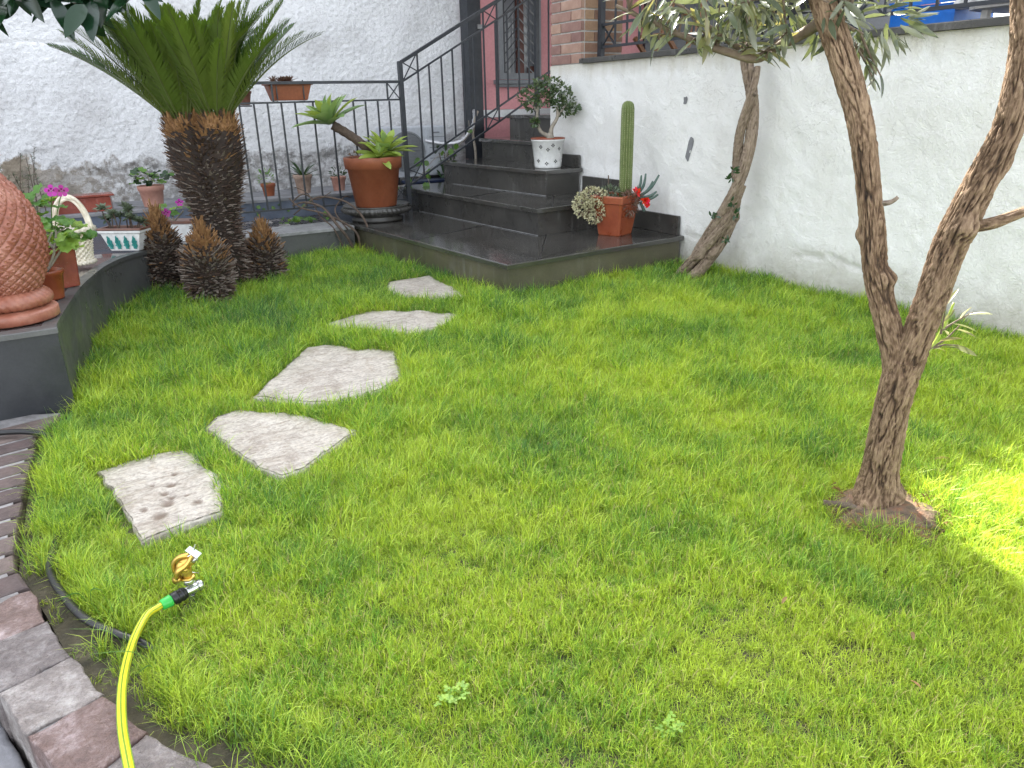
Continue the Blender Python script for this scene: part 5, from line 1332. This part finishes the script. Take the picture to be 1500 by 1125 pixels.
for k, P in SS.items():
    stn = [(.115,2.17,.022),(.14,2.29,.018),(.19,2.12,.018),(.115,2.24,.014),(.13,2.205,.012),(.085,2.10,.026),(.16,2.36,.013),(.05,2.16,.014),(.09,2.32,.010),(.17,2.19,.011)] if k == 'lowest' else [(1.25,3.62,.05),(1.42,3.45,.04),(1.55,3.6,.04)] if k == 'fourth' else [(1.9,4.3,.08),(1.85,4.0,.05)] if k == 'fifth' else None
    g, st = roughslab([Vector(p) + (Vector(p)-Vector((sum(q[0] for q in P)/len(P), sum(q[1] for q in P)/len(P))))*.085 for p in P], -.04, .024, .0065, .016, 8, .007, stn, 34)
    o = obj('stepping_stone', g, M['stone'], None, True); tag(o, SL[k], 'stepping stone', 'stepping stones across the lawn')
    at = o.data.attributes.new('stain', 'FLOAT', 'POINT'); at.data.foreach_set('value', [float(q) for q in st])

# ------------------------------------------------------------------ hose and sprinkler
HB = V(.084, 1.643, 0); A_ = V(.853,-.522,0); B_ = V(.522,.853,0)
def hp(u, w_, d=0): return HB + A_*u + B_*d + V(0,0,w_)
hz = thing('garden_hose', 'yellow garden hose with thin green stripes ending at the sprinkler', 'hose', (-.06, 1.35, .05))
hpth = smoothpath([(.038,1.625,.047),(.022,1.618,.047),(-.006,1.595,.048),(-.043,1.505,.05),(-.068,1.354,.08),(-.077,1.206,.11),(-.075,1.075,.13),(-.07,.92,.15),(-.09,.75,.06),(-.2,.6,-.04)], 8)
obj('tube', tube(hpth, .0080, 14), M['hose'], hz, True)
for (ou, ow) in ((.0,.0081),(-.0072,.0036),(.0072,.0036)):
    q = []
    for i, p in enumerate(hpth):
        tg = (hpth[min(i+1,len(hpth)-1)] - hpth[max(i-1,0)]).normalized(); sx = tg.cross(V(0,0,1)).normalized(); uz = sx.cross(tg); q.append(p + sx*ou + uz*ow)
    obj('stripe', tube(q, 0.0013 if ou == 0 else .0010, 6), M['hosegreen'], hz, True)
spk = thing('sprinkler', 'brass impact sprinkler on a chrome spike with black and green hose connector', 'sprinkler', (.084,1.643,0))
cdir = V(.087,.026,.004).normalized()
c0 = V(.029,1.622,.046)
def seg(a, b, r0, r1, mat, name, n=20):
    pa = c0 + cdir*a; pb = c0 + cdir*b; obj(name, tube([pa, pa.lerp(pb,.08), pa.lerp(pb,.92), pb], [r0*.74, r0*.82, r1*.82, r1*.75], n), mat, spk, True)
seg(0, .024, .0150, .0175, M['greenring'], 'hose_nut')
seg(.0245, .058, .0185, .0175, M['black'], 'connector'); seg(.034, .040, .0197, .0197, M['black'], 'grip_ring'); seg(.046, .052, .0193, .0193, M['black'], 'grip_ring')
seg(.0585, .086, .0130, .0145, M['chrome'], 'tee'); seg(.0865, .098, .0165, .0165, M['chrome'], 'end_nut', 6)
top0 = c0 + cdir*.070
obj('spike', tube([top0 + V(0,0,-.012), hp(.004,-.06,.01)], [.009,.004], 8), M['chrome'], spk)
def ring_(p, r, h, mat, name, n=16): return obj(name, tube([p, p+V(0,0,h*.1), p+V(0,0,h*.9), p+V(0,0,h)], [r*.92, r, r, r*.92], n), mat, spk, True)
q0 = Vector((top0.x, top0.y, .068))
ring_(q0, .0125, .012, M['chrome'], 'collar'); ring_(q0+V(0,0,.0125), .0165, .007, M['brass'], 'bearing_nut', 6); ring_(q0+V(0,0,.020), .011, .020, M['brass'], 'bearing')
def bp(u, w_, d=0): return q0 + A_*u + B_*d + V(0,0,w_)
# body casting: a bent barrel and a frame round the swinging arm
obj('body', tube(smoothpath([bp(-.004,.030), bp(-.006,.045), bp(.002,.056), bp(.020,.064,-.003)], 4), lerp([.016,.017,.014,.010], 13), 14), M['brass'], spk, True)
obj('bridge', tube(smoothpath([bp(-.018,.022), bp(-.027,.034), bp(-.026,.056), bp(-.010,.072), bp(.012,.076)], 4), .0075, 8, True, .7), M['brass'], spk, True)
obj('arm', tube(smoothpath([bp(-.020,.026,-.012), bp(-.012,.044,-.016), bp(.010,.060,-.014), bp(.024,.082,-.008)], 4), lerp([.011,.009,.007,.005], 13), 8, True, .6), M['brass'], spk, True)
obj('counterweight', tube([bp(-.027,.016,-.012), bp(-.012,.022,-.012)], [.0085,.0075], 10), M['brass'], spk, True)
obj('spring', tube([bp(math.cos(a)*.0085-.004, .046+.0012*a/1.2, math.sin(a)*.0085-.002) for a in np.linspace(0, 22, 70)], .0013, 5), M['brass'], spk)
obj('nozzle', tube([bp(.018,.063,-.003), bp(.030,.069,-.003)], [.0068,.005], 10), M['chrome'], spk)
obj('trip_wire', tube([bp(-.022,.020,.01), bp(.0,.016,.02), bp(.022,.02,.01)], .0015, 5), M['chrome'], spk)
obj('deflector', prism([(0,0)]*0 or [(-.009,-.004),(.012,-.006),(.014,.004),(-.007,.005)], 0, .003), M['white_plastic'], spk).matrix_basis = MW[spk.name].inverted() @ leafM(bp(.027,.088,-.006), V(.6,.2,.55), VIEW(bp(.03,.09)), 1.5)
obj('deflector_arm', tube([bp(.014,.078,-.008), bp(.026,.084,-.008), bp(.034,.106,-.004)], .0017, 5), M['chrome'], spk)
bh = thing('irrigation_pipe', 'black irrigation pipe running along the lawn edge under the yellow hose', 'pipe', (-.16, 1.9, .02))
bpth = smoothpath([(-.6,3.05,.06),(-.42,3.0,.056),(-.314,2.962,.058),(-.235,2.925,.055),(-.165,2.885,.036),(-.12,2.80,.018),(-.11,2.55,.012),(-.15,2.25,.014),(-.188,1.98,.030),(-.163,1.81,.034),(-.121,1.68,.032),(-.063,1.588,.028),(-.02,1.545,.012),(.02,1.50,-.03)], 7)
obj('tube', tube(bpth, .0098, 10), M['black'], bh, True)

# ------------------------------------------------------------------ lawn
random.seed(3)
tuftcol = bpy.data.collections.new('grass_tufts')
def tuft(i, n, hmin, hmax, spread, lean, curl, wid):
    V_, F_, tint, tip = [], [], [], []
    for k in range(n):
        a = rnd(0, 6.283); r = spread*math.sqrt(random.random()); p = V(math.cos(a)*r, math.sin(a)*r, 0); h = rnd(hmin, hmax)
        az = rnd(0, 6.283); ln = rnd(0, lean); w_ = wid*rnd(.7,1.25); cu = rnd(.1, curl)
        d = V(math.cos(az), math.sin(az), 0); sx = V(-d.y, d.x, 0); tw = rnd(-1,1); sx = (sx + d*tw).normalized(); n0 = len(V_); tn = random.random()
        seg_ = 3
        for j in range(seg_+1):
            u = j/seg_; ang = ln + cu*u*u
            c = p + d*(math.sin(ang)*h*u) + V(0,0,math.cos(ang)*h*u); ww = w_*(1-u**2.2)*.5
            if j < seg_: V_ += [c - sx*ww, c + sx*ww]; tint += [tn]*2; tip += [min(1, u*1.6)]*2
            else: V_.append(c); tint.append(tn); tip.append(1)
        for j in range(seg_-1): F_.append((n0+j*2, n0+j*2+1, n0+j*2+3, n0+j*2+2))
        j = seg_-1; F_.append((n0+j*2, n0+j*2+1, n0+j*2+2))
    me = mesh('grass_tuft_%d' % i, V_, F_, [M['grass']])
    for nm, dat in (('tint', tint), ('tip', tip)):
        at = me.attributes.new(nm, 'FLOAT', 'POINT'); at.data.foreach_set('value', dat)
    o = bpy.data.objects.new('tuft_%02d' % i, me); tuftcol.objects.link(o)
for i in range(10):
    if i < 4: tuft(i, 20, .014, .044, .021, .6, 1.0, .0022)       # short mown
    elif i < 7: tuft(i, 16, .026, .060, .017, .36, .6, .0024)     # upright
    elif i < 9: tuft(i, 20, .016, .040, .032, 1.25, .9, .0022)    # lying
    else: tuft(i, 12, .06, .10, .02, .5, .8, .0027)               # long
stones = [ [ (sum(q[0] for q in P)/len(P) + (p[0]-sum(q[0] for q in P)/len(P))*1.03, sum(q[1] for q in P)/len(P) + (p[1]-sum(q[1] for q in P)/len(P))*1.03) for p in P] for P in SS.values()]
rims = []
for P in SS.values():
    cx_ = sum(q[0] for q in P)/len(P); cy_ = sum(q[1] for q in P)/len(P); rims.append([(cx_ + (p[0]-cx_)*1.16 - .02, cy_ + (p[1]-cy_)*1.16 - .03) for p in P])
pts = []; sc = []; ix = []; rot = []
kerbpts = [Vector(p) for p in inner]
def kerbdist(x, y):
    best = 9
    for a, b in zip(kerbpts, kerbpts[1:]):
        ab = b-a; t_ = max(0, min(1, (Vector((x,y))-a).dot(ab)/ab.length_squared)); best = min(best, (Vector((x,y)) - a - ab*t_).length)
    return best
for _ in range(240000):
    x = rnd(-.3, 3.68); y = rnd(-.6, 5.72)
    # nothing to see behind or beside the photographer
    if y*.857 + x*.515 < .2: continue
    if not pip(x, y, LAWN): continue
    dist = math.hypot(x, y)
    dens = 1.0 if dist < 2.6 else max(.42, 1 - (dist-2.6)*.20)
    pn = noise.fractal(V(x*2.2, y*2.2, 0), 1, 2, 4)
    pn2 = noise.noise(V(x*9, y*9, 4))
    far = min(1, max(0, (y - .8 + x*.25)/2.6))
    if dist < 3.2 and pn2 > .34 and random.random() < .8: dens *= .42
    kd = kerbdist(x, y) if (x < .6 and y < 3.3) else 9
    if kd < .12:
        u = kd/.12; dens *= max(.05, u**1.6 if y < 1.75 else (u*1.35)**1.1)
        if kd < .05: dens *= .4
    if random.random() > dens: continue
    if any(pip(x, y, P) for P in stones): continue
    if math.hypot(x-1.80, y-1.01) < .115*(1+.25*math.sin(math.atan2(y-1.01,x-1.8)*3)): continue
    if math.hypot(x-.72, y-4.66) < .11 or math.hypot(x-.545, y-5.16) < .10 or math.hypot(x-1.12, y-5.05) < .09 or math.hypot(x-.885, y-5.0) < .13: continue
    if math.hypot(x-3.46, y-3.44) < .07: continue
    if math.hypot(x-.085, y-1.645) < .03: continue
    if y < 2.05 and x < .02 and any(math.hypot(x-b_.x, y-b_.y) < .022 for b_ in bpth): continue
    q = random.random(); edge_ = (3.67-x < .12) or kd < .14 or math.hypot(x-1.8, y-1.01) < .20
    up_ = .30 + .50*far + .5*pn
    if q < .07 + (.22 if edge_ else 0) + (.35 if kd < .14 else 0) + .04*far and pn2 > -.3: k = 9
    elif q < up_: k = random.choice((4,5,6))
    elif q > .88 - .14*(1-far)*(pn < -.05): k = random.choice((7,8))
    else: k = random.choice((0,1,2,3))
    if k == 9 and dist < 1.6 and not edge_: k = 5
    s = rnd(.75, 1.2)*(.82 + .42*far + .22*pn)
    s *= (.80 + .20*min(1, max(0, (dist-1.0)/2.2)))*(1 + .35*max(-.5, pn2))
    if any(pip(x, y, P) for P in rims): s *= .62; k = random.choice((0,1,2,3))
    pts.append((x, y, -.002)); sc.append(max(.40, s)); ix.append(k); rot.append((rnd(-.12,.12), rnd(-.12,.12), rnd(0, 6.283)))
me = bpy.data.meshes.new('grass'); me.from_pydata(pts, [], [])
for nm, ty, dat in (('scale', 'FLOAT', sc), ('pick', 'INT', ix)):
    at = me.attributes.new(nm, ty, 'POINT'); at.data.foreach_set('value', dat)
at = me.attributes.new('turn', 'FLOAT_VECTOR', 'POINT'); at.data.foreach_set('vector', np.array(rot, 'f').ravel())
gr = link(bpy.data.objects.new('grass', me)); gr['kind'] = 'stuff'
ng = bpy.data.node_groups.new('grass_on_lawn', 'GeometryNodeTree')
ng.interface.new_socket('Geometry', in_out='INPUT', socket_type='NodeSocketGeometry'); ng.interface.new_socket('Geometry', in_out='OUTPUT', socket_type='NodeSocketGeometry')
gi = ng.nodes.new('NodeGroupInput'); go = ng.nodes.new('NodeGroupOutput')
ci = ng.nodes.new('GeometryNodeCollectionInfo'); ci.inputs['Collection'].default_value = tuftcol; ci.inputs['Separate Children'].default_value = True; ci.inputs['Reset Children'].default_value = True
ins = ng.nodes.new('GeometryNodeInstanceOnPoints'); ins.inputs['Pick Instance'].default_value = True
def nattr(nm, ty):
    a = ng.nodes.new('GeometryNodeInputNamedAttribute'); a.data_type = ty; a.inputs['Name'].default_value = nm; return a.outputs['Attribute']
L_ = ng.links
L_.new(gi.outputs[0], ins.inputs['Points']); L_.new(ci.outputs[0], ins.inputs['Instance']); L_.new(nattr('pick','INT'), ins.inputs['Instance Index'])
e2r = ng.nodes.new('FunctionNodeEulerToRotation'); L_.new(nattr('turn','FLOAT_VECTOR'), e2r.inputs[0]); L_.new(e2r.outputs[0], ins.inputs['Rotation'])
L_.new(nattr('scale','FLOAT'), ins.inputs['Scale']); L_.new(ins.outputs[0], go.inputs[0])
md = gr.modifiers.new('grass_on_lawn', 'NODES'); md.node_group = ng
print('tufts', len(pts))

# clover, weeds along the kerb, fallen leaves
cl_m = leafset('clover_leaflet', M['clover'], L=1, W=.9, fold=.2, bend=.1, n=3, shape='obov')
def clover(x, y, r, n, label):
    t = thing('clover_patch', label, 'clover', (x, y, 0), 'pale clover patches in the near lawn')
    for k in range(n):
        a = rnd(0,6.28); q = r*math.sqrt(random.random()); p = V(x+math.cos(a)*q, y+math.sin(a)*q*.7, rnd(.018,.036))
        obj('stem', tube([V(p.x, p.y, 0), p], .0008, 4), M['clover'], t)
        for j in range(3):
            b = a + j*2.094; putleaf(t, cl_m, p, V(math.cos(b), math.sin(b), .15), V(0,0,1), rnd(.007,.011))
clover(.470,1.035,.035,22,'larger pale clover patch near the bottom of the lawn')
clover(.775,.755,.030,16,'smaller pale clover patch right of the larger one')
DL = [leafset('dry_leaf_%d' % i, M['deadleaf'], L=1, W=w_, fold=.5, bend=b, n=4, shape='lance') for i, (w_, b) in enumerate([(.28,.2),(.4,-.3)])]
for (x, y, s, lb) in ((1.217,.872,.030,'reddish dead leaf on the grass in the lower right of the lawn'),(1.235,.58,.028,'pale dead leaf lying near the bottom right of the lawn'),(1.37,.66,.030,'thin brown dead leaf standing in the grass below the tree'),(1.265,1.86,.030,'reddish dead leaf in the middle of the lawn'),(2.18,1.09,.05,'long straw-coloured dead leaf at the sunlit patch')):
    o = place('fallen_leaf', random.choice(DL), leafM(V(x, y, .036), rdir()*V(1,1,.2).length*1.0 if False else V(rnd(-1,1), rnd(-1,1), .15), V(0,0,1)+rdir()*.3, s)); tag(o, lb, 'leaf', 'dead leaves on the lawn')
WL = ['long-bladed weed beside the kerb just below the planter corner', 'weed between the dark brick kerb and the pipe, above the nearest stone', 'weed in the bare strip level with the nearest stepping stone', 'weed beside the kerb where bricks give way to porphyry blocks', 'weed left of the black pipe and level with the sprinkler', 'weed between the second porphyry block and the yellow hose', 'weed in bare soil left of the yellow hose bend']
for k in range(7):
    x, y = [(-.17,2.85),(-.19,2.62),(-.19,2.32),(-.18,2.02),(-.13,1.74),(-.08,1.52),(-.03,1.40)][k]; x += rnd(.0,.03); y += rnd(-.03,.03)
    t = thing('weed', WL[k], 'weed', (x, y, 0), 'weeds along the kerb')
    for j in range(random.choice((2,3,4))):
        a = rnd(0,6.28); h = rnd(.07,.16); pth = smoothpath([(x,y,0),(x+math.cos(a)*h*.2,y+math.sin(a)*h*.2,h*.6),(x+math.cos(a)*h*.75,y+math.sin(a)*h*.75,h*.85)], 4)
        obj('blade', tube(pth, lerp([.0016,.002,.0004], len(pth)), 4, True, .3), M['gera'], t)
print('objects', len(bpy.data.objects))
